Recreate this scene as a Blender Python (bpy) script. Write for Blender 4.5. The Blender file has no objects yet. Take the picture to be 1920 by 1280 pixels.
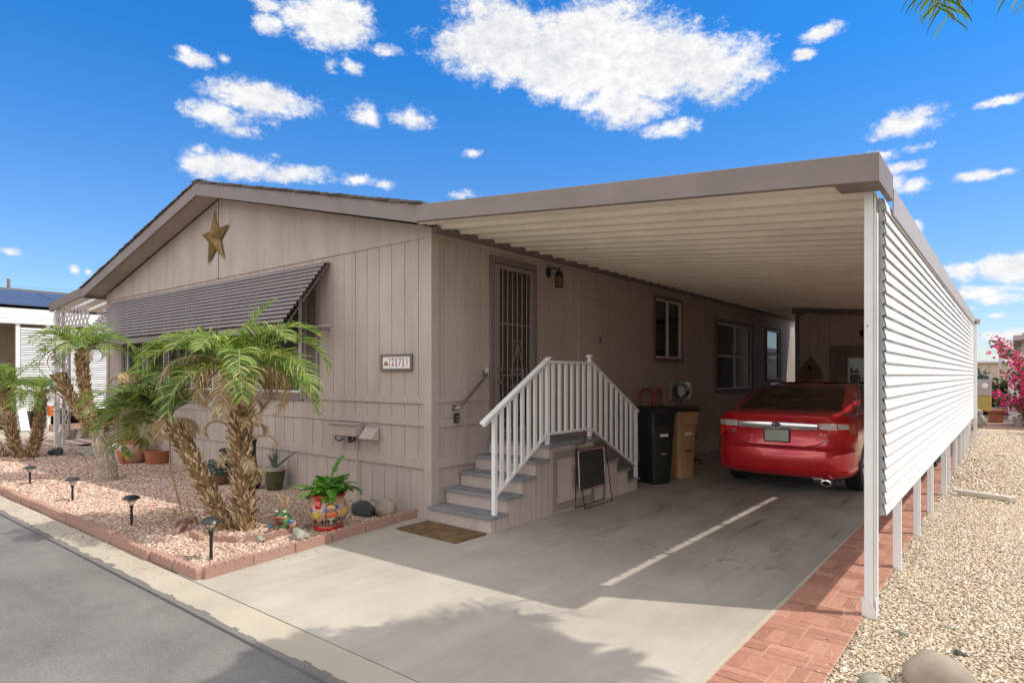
import bpy, math, random
import numpy as np
from mathutils import Vector, Matrix
rad = math.radians
SC = bpy.context.scene
COL = SC.collection
random.seed(7); RNG = np.random.default_rng(7)

# ------------------------------------------------------------------ camera
cam = bpy.data.objects.new('camera', bpy.data.cameras.new('camera')); COL.objects.link(cam)
cam.location = (4.95, -4.775, 1.58)
cam.rotation_euler = (rad(90), 0, rad(38.66))
cam.data.sensor_width = 36.0
cam.data.lens = 36.0 * 1170 / 1920
cam.data.shift_y = 63 / 1920
cam.data.clip_start = 0.05; cam.data.clip_end = 30000
SC.camera = cam
SC.view_settings.view_transform = 'Standard'; SC.view_settings.look = 'None'
SC.view_settings.exposure = 0.28; SC.view_settings.gamma = 1.0
SC.cycles.diffuse_bounces = 7; SC.cycles.max_bounces = 12; SC.cycles.transparent_max_bounces = 16

# ------------------------------------------------------------------ sun + sky
SUNV = Vector((0.60, 0.29, 1.0)).normalized()
sl = bpy.data.lights.new('sun', 'SUN'); sl.energy = 3.0; sl.angle = rad(0.55); sl.color = (1.0, 0.955, 0.88)
sun = bpy.data.objects.new('sun', sl); COL.objects.link(sun)
sun.rotation_euler = SUNV.to_track_quat('Z', 'Y').to_euler(); sun.location = (8, 3, 20)
world = bpy.data.worlds.new('World'); SC.world = world; world.use_nodes = True
WT = world.node_tree; WT.nodes.clear()
def wn(t, **k):
    n = WT.nodes.new(t)
    for a, b in k.items(): setattr(n, a, b)
    return n
def wl(a, b): WT.links.new(a, b)
def wmath(op, a, b=None, c=None):
    n = wn('ShaderNodeMath', operation=op)
    for i, v in enumerate((a, b, c)):
        if v is None: continue
        if isinstance(v, (int, float)): n.inputs[i].default_value = v
        else: wl(v, n.inputs[i])
    return n.outputs[0]
sky = wn('ShaderNodeTexSky', sky_type='NISHITA', sun_disc=False)
sky.sun_elevation = math.asin(SUNV.z); sky.sun_rotation = math.atan2(SUNV.x, SUNV.y)
sky.altitude = 400; sky.air_density = 1.0; sky.dust_density = 0.3; sky.ozone_density = 2.0
tc = wn('ShaderNodeTexCoord'); sep = wn('ShaderNodeSeparateXYZ'); wl(tc.outputs['Generated'], sep.inputs[0])
az = wmath('MULTIPLY', wmath('ARCTAN2', sep.outputs[0], sep.outputs[1]), 57.2958)   # degrees, clockwise from +Y
el = wmath('MULTIPLY', wmath('ARCSINE', sep.outputs[2]), 57.2958)
comb = wn('ShaderNodeCombineXYZ'); wl(az, comb.inputs[0]); wl(wmath('MULTIPLY', el, 1.5), comb.inputs[1])
def wnoise(scale, detail, rough, off=0.0):
    n = wn('ShaderNodeTexNoise'); n.inputs['Scale'].default_value = scale; n.inputs['Detail'].default_value = detail
    n.inputs['Roughness'].default_value = rough
    m = wn('ShaderNodeVectorMath', operation='ADD'); wl(comb.outputs[0], m.inputs[0]); m.inputs[1].default_value = (off, off * .7, 0)
    wl(m.outputs[0], n.inputs['Vector']); return n.outputs['Fac']
nz1 = wnoise(0.16, 9, 0.62); nz2 = wnoise(0.75, 6, 0.65, 31.0); nz3 = wnoise(0.12, 4, 0.5, 77.0)
CLOUDS = [  # azimuth, elevation, half width, half height, weight (degrees)
  (-55.31,28.50,4.69,2.00,1.30),
  (-59.91,27.66,1.64,0.82,0.90),
  (-60.12,28.93,1.63,0.64,0.90),
  (-53.50,29.26,3.02,1.66,1.00),
  (-65.62,24.31,1.71,0.75,0.70),
  (-66.39,24.70,0.84,0.41,0.60),
  (-63.43,24.71,0.80,0.42,0.50),
  (-60.55,22.33,5.33,1.61,1.30),
  (-64.24,20.62,2.85,1.33,1.10),
  (-62.62,19.68,2.70,0.73,0.60),
  (-59.48,20.62,1.04,0.65,0.50),
  (-65.03,16.75,1.95,1.20,1.00),
  (-62.21,17.20,4.30,1.32,1.10),
  (-58.41,16.91,3.58,1.16,1.10),
  (-65.22,17.92,0.86,0.64,0.50),
  (-59.48,18.26,1.04,0.47,0.50),
  (-49.78,26.98,1.56,0.61,0.70),
  (-53.04,25.46,0.91,0.53,0.55),
  (-54.86,25.34,0.70,0.53,0.50),
  (-51.89,21.98,1.84,0.94,0.70),
  (-47.79,22.05,2.52,1.15,1.10),
  (-42.47,19.53,0.97,0.45,0.60),
  (-52.21,16.87,1.73,0.50,0.70),
  (-50.11,16.65,1.14,0.51,0.60),
  (-43.16,16.02,1.39,0.52,0.50),
  (-43.55,27.95,4.27,1.97,0.75),
  (-38.66,27.65,7.51,3.76,1.40),
  (-31.84,27.10,10.01,4.43,1.60),
  (-26.13,25.55,9.69,3.80,1.50),
  (-21.11,24.65,5.86,2.66,1.20),
  (-28.01,23.11,5.71,2.11,1.10),
  (-24.51,20.99,3.04,0.95,0.80),
  (-30.39,29.65,6.31,2.10,1.00),
  (-41.60,30.24,3.76,1.26,0.60),
  (-16.99,24.09,1.40,0.87,0.60),
  (-12.09,26.11,1.98,0.73,0.90),
  (-13.56,24.91,1.24,0.50,0.80),
  (-6.35,18.86,3.08,1.28,1.20),
  (-4.97,19.14,1.49,0.75,0.80),
  (-7.59,18.54,1.98,0.78,0.80),
  (-8.13,16.91,2.00,0.62,0.70),
  (-6.00,17.00,1.30,0.43,0.60),
  (-6.70,15.75,1.78,0.53,0.80),
  (-5.83,14.42,1.45,0.80,0.80),
  (-7.05,14.61,1.17,0.90,0.80),
  (-2.03,14.35,2.08,0.47,0.90),
  (-0.33,14.33,0.99,0.37,0.70),
  (-0.48,19.02,1.83,0.40,0.90),
  (-5.83,11.17,0.76,0.73,0.90),
  (-2.98,7.63,1.60,0.99,1.00),
  (-0.18,7.73,2.48,1.38,1.30),
  (-2.03,6.07,2.60,0.71,1.00),
  (-0.78,5.51,2.01,0.62,0.80),
  (-0.78,4.36,1.34,0.31,0.60),
  (-2.34,4.92,0.84,0.32,0.50),
  (-0.48,2.88,2.66,0.53,1.00),
  (-1.40,1.87,2.05,0.36,0.50),
  (-77.44,8.75,0.72,0.30,0.70),
  (-73.68,7.89,0.58,0.50,0.80),
  (-72.86,7.77,0.52,0.37,0.60),
  (-127.4,51.2,12.7,5.3,1.0),
  (-93.5,21.7,10.3,7.0,1.0),
  (-100.2,27.9,16.6,3.9,1.0),
  (-91.9,43.4,14.7,3.3,1.0),
  (-123.0,45.1,16.2,4.1,1.0),
  (-92.4,42.1,17.2,4.6,1.0),
  (150.5,49.5,9.0,3.5,1.0),
  (-88.2,45.1,16.6,4.7,1.0),
  (-124.6,36.3,17.0,5.7,1.0),
  (168.2,41.4,11.3,5.2,1.0),
  (118.9,38.5,17.9,4.1,1.0),
  (-133.2,14.0,16.0,4.6,1.0),
  (-150.7,49.3,8.4,5.5,1.0),
  (-111.2,34.8,17.2,4.1,1.0)
]
best = None
for (a0, e0, ha, he, w) in CLOUDS:
    du = wmath('MULTIPLY', wmath('SUBTRACT', az, a0), 1.0 / ha); dv = wmath('MULTIPLY', wmath('SUBTRACT', el, e0), 1.0 / he)
    r = wmath('SQRT', wmath('ADD', wmath('MULTIPLY', du, du), wmath('MULTIPLY', dv, dv)))
    f = wmath('MULTIPLY', wmath('SUBTRACT', 1.0, r), w * 1.35)
    best = f if best is None else wmath('MAXIMUM', best, f)
val = wmath('ADD', best, wmath('MULTIPLY', wmath('SUBTRACT', nz1, 0.5), 2.6))
val = wmath('ADD', val, wmath('MULTIPLY', wmath('SUBTRACT', nz2, 0.5), 1.7))
val = wmath('ADD', val, wmath('MULTIPLY', wmath('SUBTRACT', wnoise(2.6, 5, .7, 5.0), 0.5), .55))
mr = wn('ShaderNodeMapRange', interpolation_type='SMOOTHSTEP'); wl(val, mr.inputs[0])
mr.inputs[1].default_value = 0.0; mr.inputs[2].default_value = 0.95
mask = wmath('MULTIPLY', mr.outputs[0], wmath('GREATER_THAN', sep.outputs[2], 0.0))
tint = wn('ShaderNodeMixRGB', blend_type='MULTIPLY'); tint.inputs[0].default_value = 1
tgrad = wn('ShaderNodeMixRGB'); wl(wmath('MINIMUM', wmath('MAXIMUM', wmath('DIVIDE', el, 26.0), 0.0), 1.0), tgrad.inputs[0])
tgrad.inputs[1].default_value = (0.70, 0.72, 0.80, 1); tgrad.inputs[2].default_value = (0.15, 0.72, 1.22, 1)
wl(tgrad.outputs[0], tint.inputs[2]); wl(sky.outputs[0], tint.inputs[1])
bg1 = wn('ShaderNodeBackground'); bg1.inputs[1].default_value = 0.146; wl(tint.outputs[0], bg1.inputs[0])
ccol = wn('ShaderNodeMixRGB'); wl(wmath('MINIMUM', wmath('MAXIMUM', wmath('ADD', wmath('MULTIPLY', nz2, 2.2), wmath('ADD', wmath('MULTIPLY', nz3, 1.6), -1.25)), 0.0), 1.0), ccol.inputs[0]); ccol.inputs[1].default_value = (0.70, 0.73, 0.79, 1); ccol.inputs[2].default_value = (1, 1, 1, 1)
bg2 = wn('ShaderNodeBackground'); bg2.inputs[1].default_value = 0.83; wl(ccol.outputs[0], bg2.inputs[0])
mixw = wn('ShaderNodeMixShader'); wl(mask, mixw.inputs[0]); wl(bg1.outputs[0], mixw.inputs[1]); wl(bg2.outputs[0], mixw.inputs[2])
# unseen bright cloud, added overhead and behind the photographer to lift the shade
dcam = wmath('ABSOLUTE', wmath('ADD', az, 38.7))
reg = wn('ShaderNodeMapRange', interpolation_type='SMOOTHSTEP'); wl(wmath('MAXIMUM', wmath('MULTIPLY', wmath('SUBTRACT', dcam, 62.0), 1 / 30), wmath('MULTIPLY', wmath('SUBTRACT', el, 44.0), 1 / 14)), reg.inputs[0])
fill_cloud = wn('ShaderNodeMapRange', interpolation_type='SMOOTHSTEP'); wl(wmath('ADD', wmath('MULTIPLY', wnoise(0.05, 6, 0.55, 12.0), 1.6), wmath('MULTIPLY', wmath('SUBTRACT', nz2, .5), .25)), fill_cloud.inputs[0])
fill_cloud.inputs[1].default_value = 0.66; fill_cloud.inputs[2].default_value = 0.86
bmask = wmath('MULTIPLY', wmath('MULTIPLY', reg.outputs[0], fill_cloud.outputs[0]), wmath('GREATER_THAN', sep.outputs[2], 0.03))
bg3 = wn('ShaderNodeBackground'); bg3.inputs[0].default_value = (1.0, .93, .85, 1); bg3.inputs[1].default_value = 1.9
mixb = wn('ShaderNodeMixShader'); wl(bmask, mixb.inputs[0]); wl(mixw.outputs[0], mixb.inputs[1]); wl(bg3.outputs[0], mixb.inputs[2])
wo = wn('ShaderNodeOutputWorld'); wl(mixb.outputs[0], wo.inputs[0])

# ------------------------------------------------------------------ materials
def s2l(r, g, b):
    f = lambda c: (c / 255 / 12.92) if c / 255 <= 0.04045 else ((c / 255 + 0.055) / 1.055) ** 2.4
    return (f(r), f(g), f(b))
class NT:
    def __init__(s, name):
        s.m = bpy.data.materials.new(name); s.m.use_nodes = True; s.t = s.m.node_tree
        s.b = s.t.nodes['Principled BSDF']; s.o = s.t.nodes['Material Output']
    def n(s, t, **k):
        n = s.t.nodes.new(t)
        for a, b in k.items(): setattr(n, a, b)
        return n
    def l(s, a, b): s.t.links.new(a, b)
    def coord(s, kind='Object', scale=(1, 1, 1)):
        c = s.n('ShaderNodeTexCoord'); mp = s.n('ShaderNodeMapping'); mp.inputs['Scale'].default_value = scale
        s.l(c.outputs[kind], mp.inputs[0]); return mp.outputs[0]
    def pos(s, scale=(1, 1, 1)):
        c = s.n('ShaderNodeNewGeometry'); mp = s.n('ShaderNodeMapping'); mp.inputs['Scale'].default_value = scale
        s.l(c.outputs['Position'], mp.inputs[0]); return mp.outputs[0]
    def noise(s, vec, scale, detail=4, rough=.55, dist=0):
        n = s.n('ShaderNodeTexNoise'); n.inputs['Scale'].default_value = scale; n.inputs['Detail'].default_value = detail
        n.inputs['Roughness'].default_value = rough; n.inputs['Distortion'].default_value = dist; s.l(vec, n.inputs['Vector']); return n.outputs['Fac']
    def ramp(s, fac, stops):
        r = s.n('ShaderNodeValToRGB'); e = r.color_ramp.elements
        while len(e) < len(stops): e.new(0.5)
        for i, (p, c) in enumerate(stops): e[i].position = p; e[i].color = (*c, 1) if len(c) == 3 else c
        s.l(fac, r.inputs[0]); return r.outputs[0]
    def mix(s, fac, a, b, mode='MIX'):
        m = s.n('ShaderNodeMixRGB', blend_type=mode)
        for i, v in ((0, fac), (1, a), (2, b)):
            if isinstance(v, (int, float)): m.inputs[i].default_value = v
            elif isinstance(v, tuple): m.inputs[i].default_value = (*v, 1) if len(v) == 3 else v
            else: s.l(v, m.inputs[i])
        return m.outputs[0]
    def bump(s, h, strength=.3, dist=.01, prev=None):
        b = s.n('ShaderNodeBump'); b.inputs['Strength'].default_value = strength; b.inputs['Distance'].default_value = dist
        s.l(h, b.inputs['Height'])
        if prev is not None: s.l(prev, b.inputs['Normal'])
        return b.outputs[0]
    def set(s, **k):
        for a, v in k.items():
            a = a.replace('_', ' ')
            if isinstance(v, (int, float)): s.b.inputs[a].default_value = v
            elif isinstance(v, tuple): s.b.inputs[a].default_value = (*v, 1) if len(v) == 3 else v
            else: s.l(v, s.b.inputs[a])
        return s
def basic(name, col, rough=.6, metal=0.0, var=.12, vs=6, bump=.08, bs=60, coat=0.0, spec=.4):
    t = NT(name); v = t.coord()
    n1 = t.noise(v, vs, 5); a = tuple(c * (1 - var) for c in col); b = tuple(min(1, c * (1 + var)) for c in col)
    t.set(Base_Color=t.ramp(n1, [(.3, a), (.7, b)]), Roughness=rough, Metallic=metal)
    t.b.inputs['Specular IOR Level'].default_value = spec
    if coat: t.b.inputs['Coat Weight'].default_value = coat; t.b.inputs['Coat Roughness'].default_value = .04
    if bump: t.l(t.bump(t.noise(v, bs, 4), bump, .004), t.b.inputs['Normal'])
    return t.m
def siding(name, col):   # painted wood panel: fine vertical grain, faint runs of dirt
    t = NT(name); v = t.pos((1, 1, 1)); g = t.pos((90, 90, 5)); st = t.pos((3.5, 3.5, .35))
    base = t.ramp(t.noise(v, 1.6, 5), [(.3, tuple(c * .93 for c in col)), (.7, tuple(c * 1.05 for c in col))])
    grain = t.noise(g, 1.0, 5, .65)
    base = t.mix(.28, base, t.ramp(grain, [(.35, (.62, .6, .58)), (.62, (1, 1, 1))]), 'MULTIPLY')
    base = t.mix(.34, base, t.ramp(t.noise(st, 1, 6, .6), [(.38, (.7, .66, .62)), (.6, (1, 1, 1))]), 'MULTIPLY')
    t.set(Base_Color=base, Roughness=.72); t.b.inputs['Specular IOR Level'].default_value = .25
    t.l(t.bump(grain, .35, .003), t.b.inputs['Normal']); return t.m
def concrete(name, col, stain=.5, tracks=True):
    t = NT(name); v = t.pos()
    c = t.ramp(t.noise(v, 1.1, 8, .62), [(.3, tuple(k * .82 for k in col)), (.7, tuple(k * 1.08 for k in col))])
    fine = t.noise(v, 160, 4, .7)
    c = t.mix(.35, c, t.ramp(fine, [(.3, (.7, .68, .66)), (.65, (1.0, 1.0, 1.0))]), 'MULTIPLY')
    if tracks:
        tv = t.pos((2.6, .35, 1)); tr = t.noise(tv, .7, 6, .6, .6)
        c = t.mix(stain * .55, c, t.ramp(tr, [(.40, (.58, .56, .55)), (.60, (1, 1, 1))]), 'MULTIPLY')
        bl = t.noise(t.pos((1.5, .7, 1)), 1.1, 5, .6, .3)
        sx_ = t.n('ShaderNodeSeparateXYZ'); t.l(t.pos(), sx_.inputs[0])
        def band(inp, a, b, f):
            r_ = t.n('ShaderNodeMapRange', interpolation_type='SMOOTHSTEP'); t.l(inp, r_.inputs[0]); r_.inputs[1].default_value = a; r_.inputs[2].default_value = b; return r_.outputs[0]
        mm = t.n('ShaderNodeMath', operation='MULTIPLY'); t.l(band(sx_.outputs[1], -1.3, .6, 1), mm.inputs[0]); t.l(band(sx_.outputs[0], .8, 1.8, 1), mm.inputs[1])
        wear = t.mix(mm.outputs[0], (0, 0, 0), (.85, .85, .85))
        c = t.mix(wear, c, t.ramp(bl, [(.30, (.62, .60, .59)), (.62, (.93, .93, .94))]), 'MULTIPLY')
        c = t.mix(wear, c, t.ramp(t.noise(t.pos((5, .8, 1)), 1.3, 6, .65, .8), [(.32, (.60, .57, .56)), (.42, (1, 1, 1))]), 'MULTIPLY')
        c = t.mix(.25, c, t.ramp(t.noise(v, 34, 5, .7), [(.35, (.8, .79, .78)), (.6, (1, 1, 1))]), 'MULTIPLY')
        lv = t.noise(t.pos((14, .5, 1)), 1.0, 3, .5, .3)
        c = t.mix(.10, c, t.ramp(lv, [(.45, (.72, .7, .69)), (.56, (1, 1, 1))]), 'MULTIPLY')
    t.set(Base_Color=c, Roughness=.85); t.b.inputs['Specular IOR Level'].default_value = .25
    t.l(t.bump(fine, .25, .002, t.bump(t.noise(v, 14, 6), .12, .01)), t.b.inputs['Normal']); return t.m
def asphalt():
    t = NT('asphalt'); v = t.pos()
    c = t.ramp(t.noise(v, .7, 7, .6), [(.3, (.16, .152, .142)), (.7, (.23, .218, .205))])
    f = t.noise(v, 230, 3, .8)
    c = t.mix(.8, c, t.ramp(f, [(.3, (.45, .45, .45)), (.5, (.9, .9, .9)), (.68, (1.7, 1.68, 1.6))]), 'MULTIPLY')
    c = t.mix(.55, c, t.ramp(t.noise(v, 70, 4, .75), [(.32, (.62, .62, .62)), (.52, (1, 1, 1)), (.72, (1.35, 1.33, 1.28))]), 'MULTIPLY')
    c = t.mix(.4, c, t.ramp(t.noise(v, 2.3, 7, .7, .6), [(.36, (.70, .69, .69)), (.5, (1, 1, 1)), (.66, (1.12, 1.1, 1.06))]), 'MULTIPLY')
    c = t.mix(.35, c, t.ramp(t.noise(t.pos((.35, 2.2, 1)), 1.0, 6, .6, .5), [(.4, (.62, .62, .64)), (.6, (1, 1, 1))]), 'MULTIPLY')
    vo = t.n('ShaderNodeTexVoronoi', feature='DISTANCE_TO_EDGE'); vo.inputs['Scale'].default_value = .45
    wv = t.n('ShaderNodeVectorMath', operation='ADD'); t.l(v, wv.inputs[0]); nn = t.n('ShaderNodeTexNoise'); nn.inputs['Scale'].default_value = 3.0; nn.inputs['Detail'].default_value = 6; t.l(v, nn.inputs['Vector']); sc_n = t.n('ShaderNodeVectorMath', operation='SCALE'); sc_n.inputs['Scale'].default_value = .45; t.l(nn.outputs['Color'], sc_n.inputs[0]); t.l(sc_n.outputs[0], wv.inputs[1]); t.l(wv.outputs[0], vo.inputs['Vector'])
    c = t.mix(.10, c, t.ramp(vo.outputs['Distance'], [(0.0, (.45, .44, .43)), (.006, (1, 1, 1))]), 'MULTIPLY')
    t.set(Base_Color=c, Roughness=.9); t.b.inputs['Specular IOR Level'].default_value = .25
    t.l(t.bump(f, .6, .004), t.b.inputs['Normal']); return t.m
def rockbed(name, a, b, c, sc=55):   # the soil sheet under the loose stones
    t = NT(name); v = t.pos()
    vo = t.n('ShaderNodeTexVoronoi'); vo.inputs['Scale'].default_value = sc; t.l(v, vo.inputs['Vector'])
    sp = t.n('ShaderNodeSeparateColor'); t.l(vo.outputs['Color'], sp.inputs[0])
    col = t.ramp(sp.outputs[0], [(.05, a), (.5, b), (.95, c)])
    col = t.mix(.6, col, t.ramp(vo.outputs['Distance'], [(0, (1, 1, 1)), (.75, (.35, .33, .3))]), 'MULTIPLY')
    col = t.mix(.4, col, t.ramp(t.noise(v, .8, 6), [(.35, (.8, .78, .75)), (.65, (1, 1, 1))]), 'MULTIPLY')
    t.set(Base_Color=col, Roughness=.95); t.b.inputs['Specular IOR Level'].default_value = .15
    t.l(t.bump(vo.outputs['Distance'], -.8, .015), t.b.inputs['Normal']); return t.m
def stones_mat(name, stops):
    t = NT(name); a = t.n('ShaderNodeAttribute', attribute_name='rnd'); v = t.pos()
    col = t.ramp(a.outputs['Fac'], stops)
    col = t.mix(.5, col, t.ramp(t.noise(v, 90, 4, .7), [(.3, (.62, .6, .58)), (.65, (1.1, 1.1, 1.1))]), 'MULTIPLY')
    col = t.mix(.35, col, t.ramp(t.noise(v, .9, 5), [(.35, (.78, .75, .72)), (.65, (1, 1, 1))]), 'MULTIPLY')
    t.set(Base_Color=col, Roughness=.9); t.b.inputs['Specular IOR Level'].default_value = .25; return t.m
def attr_mat(name, stops, rough=.8, nscale=40, amt=.4, bump=.2, pos=True, spec=.3):
    t = NT(name); a = t.n('ShaderNodeAttribute', attribute_name='rnd'); v = t.pos() if pos else t.coord()
    n = t.noise(v, nscale, 5, .65)
    col = t.mix(amt, t.ramp(a.outputs['Fac'], stops), t.ramp(n, [(.3, (.6, .58, .56)), (.65, (1.05, 1.05, 1.05))]), 'MULTIPLY')
    t.set(Base_Color=col, Roughness=rough); t.b.inputs['Specular IOR Level'].default_value = spec
    if bump: t.l(t.bump(n, bump, .005), t.b.inputs['Normal'])
    return t.m
def leaf_mat(name, stops, rough=.45, trans=.35):
    t = NT(name); a = t.n('ShaderNodeAttribute', attribute_name='rnd')
    col = t.ramp(a.outputs['Fac'], stops)
    t.set(Base_Color=col, Roughness=rough); t.b.inputs['Specular IOR Level'].default_value = .4
    tr = t.n('ShaderNodeBsdfTranslucent'); t.l(t.mix(1.0, col, (1.5, 1.7, .7), 'MULTIPLY'), tr.inputs[0])
    ms = t.n('ShaderNodeMixShader'); ms.inputs[0].default_value = trans
    t.l(t.b.outputs[0], ms.inputs[1]); t.l(tr.outputs[0], ms.inputs[2]); t.l(ms.outputs[0], t.o.inputs[0]); return t.m
def glass_mat(name, tint=(.55, .58, .58), refl=1.0, thru=.8):
    t = NT(name); t.t.nodes.remove(t.b)
    tr = t.n('ShaderNodeBsdfTransparent'); tr.inputs[0].default_value = (*[c * thru for c in tint], 1)
    gl = t.n('ShaderNodeBsdfGlossy'); gl.inputs['Roughness'].default_value = .015; gl.inputs[0].default_value = (refl, refl, refl, 1)
    lw = t.n('ShaderNodeFresnel'); lw.inputs[0].default_value = 1.75
    w = t.noise(t.coord(), 3, 2); bn = t.bump(w, .03, .01); t.l(bn, gl.inputs['Normal']); t.l(bn, lw.inputs['Normal'])
    ms = t.n('ShaderNodeMixShader'); t.l(lw.outputs[0], ms.inputs[0]); t.l(tr.outputs[0], ms.inputs[1]); t.l(gl.outputs[0], ms.inputs[2])
    t.l(ms.outputs[0], t.o.inputs[0]); return t.m
def screen_mat():
    t = NT('insect screen'); tr = t.n('ShaderNodeBsdfTransparent'); ms = t.n('ShaderNodeMixShader'); ms.inputs[0].default_value = .45
    t.set(Base_Color=(.05, .042, .036), Roughness=.8)
    t.l(tr.outputs[0], ms.inputs[1]); t.l(t.b.outputs[0], ms.inputs[2]); t.l(ms.outputs[0], t.o.inputs[0]); return t.m
WALL = (.51, .430, .382); TRIM = (.235, .192, .176)
m_wall = siding('taupe siding', WALL)
m_trim = siding('dark taupe trim', TRIM)
m_trimflat = basic('dark taupe fascia paint', (.235, .193, .178), .6, var=.09, vs=3, bump=.05)
m_white = basic('white painted aluminium', (.74, .735, .715), .45, var=.05, bump=.04, vs=4)
m_white_dirty = basic('chalky white paint', (.70, .68, .65), .55, var=.12, bump=.1, vs=9)
m_ceil = basic('cream roof pan', (.90, .84, .73), .5, var=.07, bump=.03, vs=1.5)
m_tread = basic('grey deck board', (.22, .22, .235), .75, var=.18, bump=.3, bs=120)
m_dark = basic('black metal', (.018, .017, .016), .45, var=.2)
m_black_pl = basic('black plastic', (.02, .02, .021), .5, var=.15)
m_inside = basic('dark interior', (.03, .026, .023), .9)
m_curtain = basic('tan curtain', (.36, .29, .20), .9, var=.1)
m_blind = basic('pale blind', (.42, .41, .38), .7)
m_glass = glass_mat('window glass'); m_screen = screen_mat()
m_chrome = basic('chrome', (.72, .72, .74), .12, 1.0, var=.03, bump=0)
m_steel = basic('brushed steel', (.42, .40, .38), .32, 1.0, var=.08, bump=.05)
m_conc = concrete('driveway concrete', s2l(178, 171, 159), .45)
m_curb = concrete('kerb concrete', s2l(178, 169, 152), .4, False)
m_asph = asphalt()
m_dirt = rockbed('desert soil', (.25, .2, .14), (.42, .34, .25), (.55, .47, .37), 40)
m_pinkbed = rockbed('pink rock bed soil', (.30, .19, .15), (.45, .32, .25), (.62, .5, .41), 60)
m_pink = stones_mat('pink crushed rock', [(0, (.28, .15, .11)), (.25, (.50, .33, .25)), (.55, (.62, .44, .34)), (.82, (.74, .58, .46)), (1, (.84, .76, .66))])
m_tan = stones_mat('tan crushed rock', [(0, (.30, .22, .15)), (.12, (.49, .38, .25)), (.5, (.60, .49, .35)), (.85, (.72, .62, .48)), (1, (.84, .79, .70))])
m_brick = attr_mat('stamped red brick', [(0, (.33, .155, .105)), (.5, (.41, .20, .135)), (1, (.48, .25, .175))], .88, 38, .55, .35)
m_mortar = basic('mortar', (.50, .33, .25), .95, var=.2)
m_edge = attr_mat('pink concrete edging', [(0, (.33, .19, .145)), (1, (.43, .27, .21))], .9, 45, .5, .4)
m_shingle = attr_mat('brown shingles', [(0, (.075, .06, .05)), (1, (.17, .14, .12))], .9, 80, .5, .4)
m_bark = attr_mat('palm trunk fibre', [(0, (.08, .045, .02)), (.3, (.24, .145, .065)), (.7, (.47, .32, .16)), (1, (.76, .62, .44))], .9, 60, .5, .5)
m_barkpale = attr_mat('pale palm trunk', [(0, (.24, .17, .11)), (.5, (.46, .38, .29)), (1, (.68, .60, .50))], .9, 60, .5, .5)
m_frond = leaf_mat('palm leaflets', [(0, (.045, .085, .018)), (.35, (.12, .20, .035)), (.7, (.24, .33, .06)), (.9, (.36, .40, .13)), (1, (.55, .46, .28))])
m_frond_dk = leaf_mat('dark palm leaflets', [(0, (.04, .07, .016)), (.45, (.11, .175, .032)), (.85, (.24, .31, .07)), (1, (.48, .40, .24))])
m_dry = leaf_mat('dry palm fronds', [(0, (.22, .125, .055)), (.5, (.44, .31, .17)), (1, (.68, .56, .40))], .8, .2)
m_rachis = basic('frond stalk', (.20, .24, .08), .5)
m_fern = leaf_mat('fern leaves', [(0, (.03, .12, .012)), (.5, (.10, .27, .03)), (1, (.30, .48, .10))], .45, .4)
m_blueleaf = leaf_mat('blue green leaves', [(0, (.022, .05, .055)), (1, (.08, .14, .14))], .6, .15)
m_aloe = basic('aloe leaf', (.085, .115, .08), .5, var=.25)
m_terra = basic('terracotta', (.36, .13, .065), .75, var=.15)
m_rock = basic('river rock', (.33, .27, .21), .85, var=.25, vs=7, bump=.5, bs=22)
m_rockdk = basic('dark rock', (.055, .06, .055), .7, var=.35, vs=9, bump=.5, bs=22)
m_rockgr = basic('grey green rock', (.30, .29, .23), .85, var=.25, vs=12, bump=.5, bs=25)
m_gold = basic('antique gold tin', (.22, .14, .05), .5, .35, var=.2, vs=9, bump=.1)
m_solar = basic('solar panel glass', (.05, .065, .11), .45, 0.0, var=.1, vs=2, bump=0, coat=.15)
m_pinkfl = leaf_mat('bougainvillea bracts', [(0, (.55, .01, .14)), (.6, (.82, .04, .26)), (1, (.92, .16, .34))], .6, .1)
m_bush = leaf_mat('bush leaves', [(0, (.02, .045, .012)), (.6, (.055, .11, .025)), (1, (.14, .24, .05))], .6, .2)
m_brown_awn = basic('brown aluminium slats', (.235, .195, .18), .5, var=.08, bump=.03)
m_beige = siding('beige neighbour siding', (.50, .42, .32))
m_mount = basic('haze-tinted mountain rock', (.24, .28, .40), 1.0, var=.1, vs=.004, bump=0)  # blue of the distant air haze is painted into the rock colour

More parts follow.
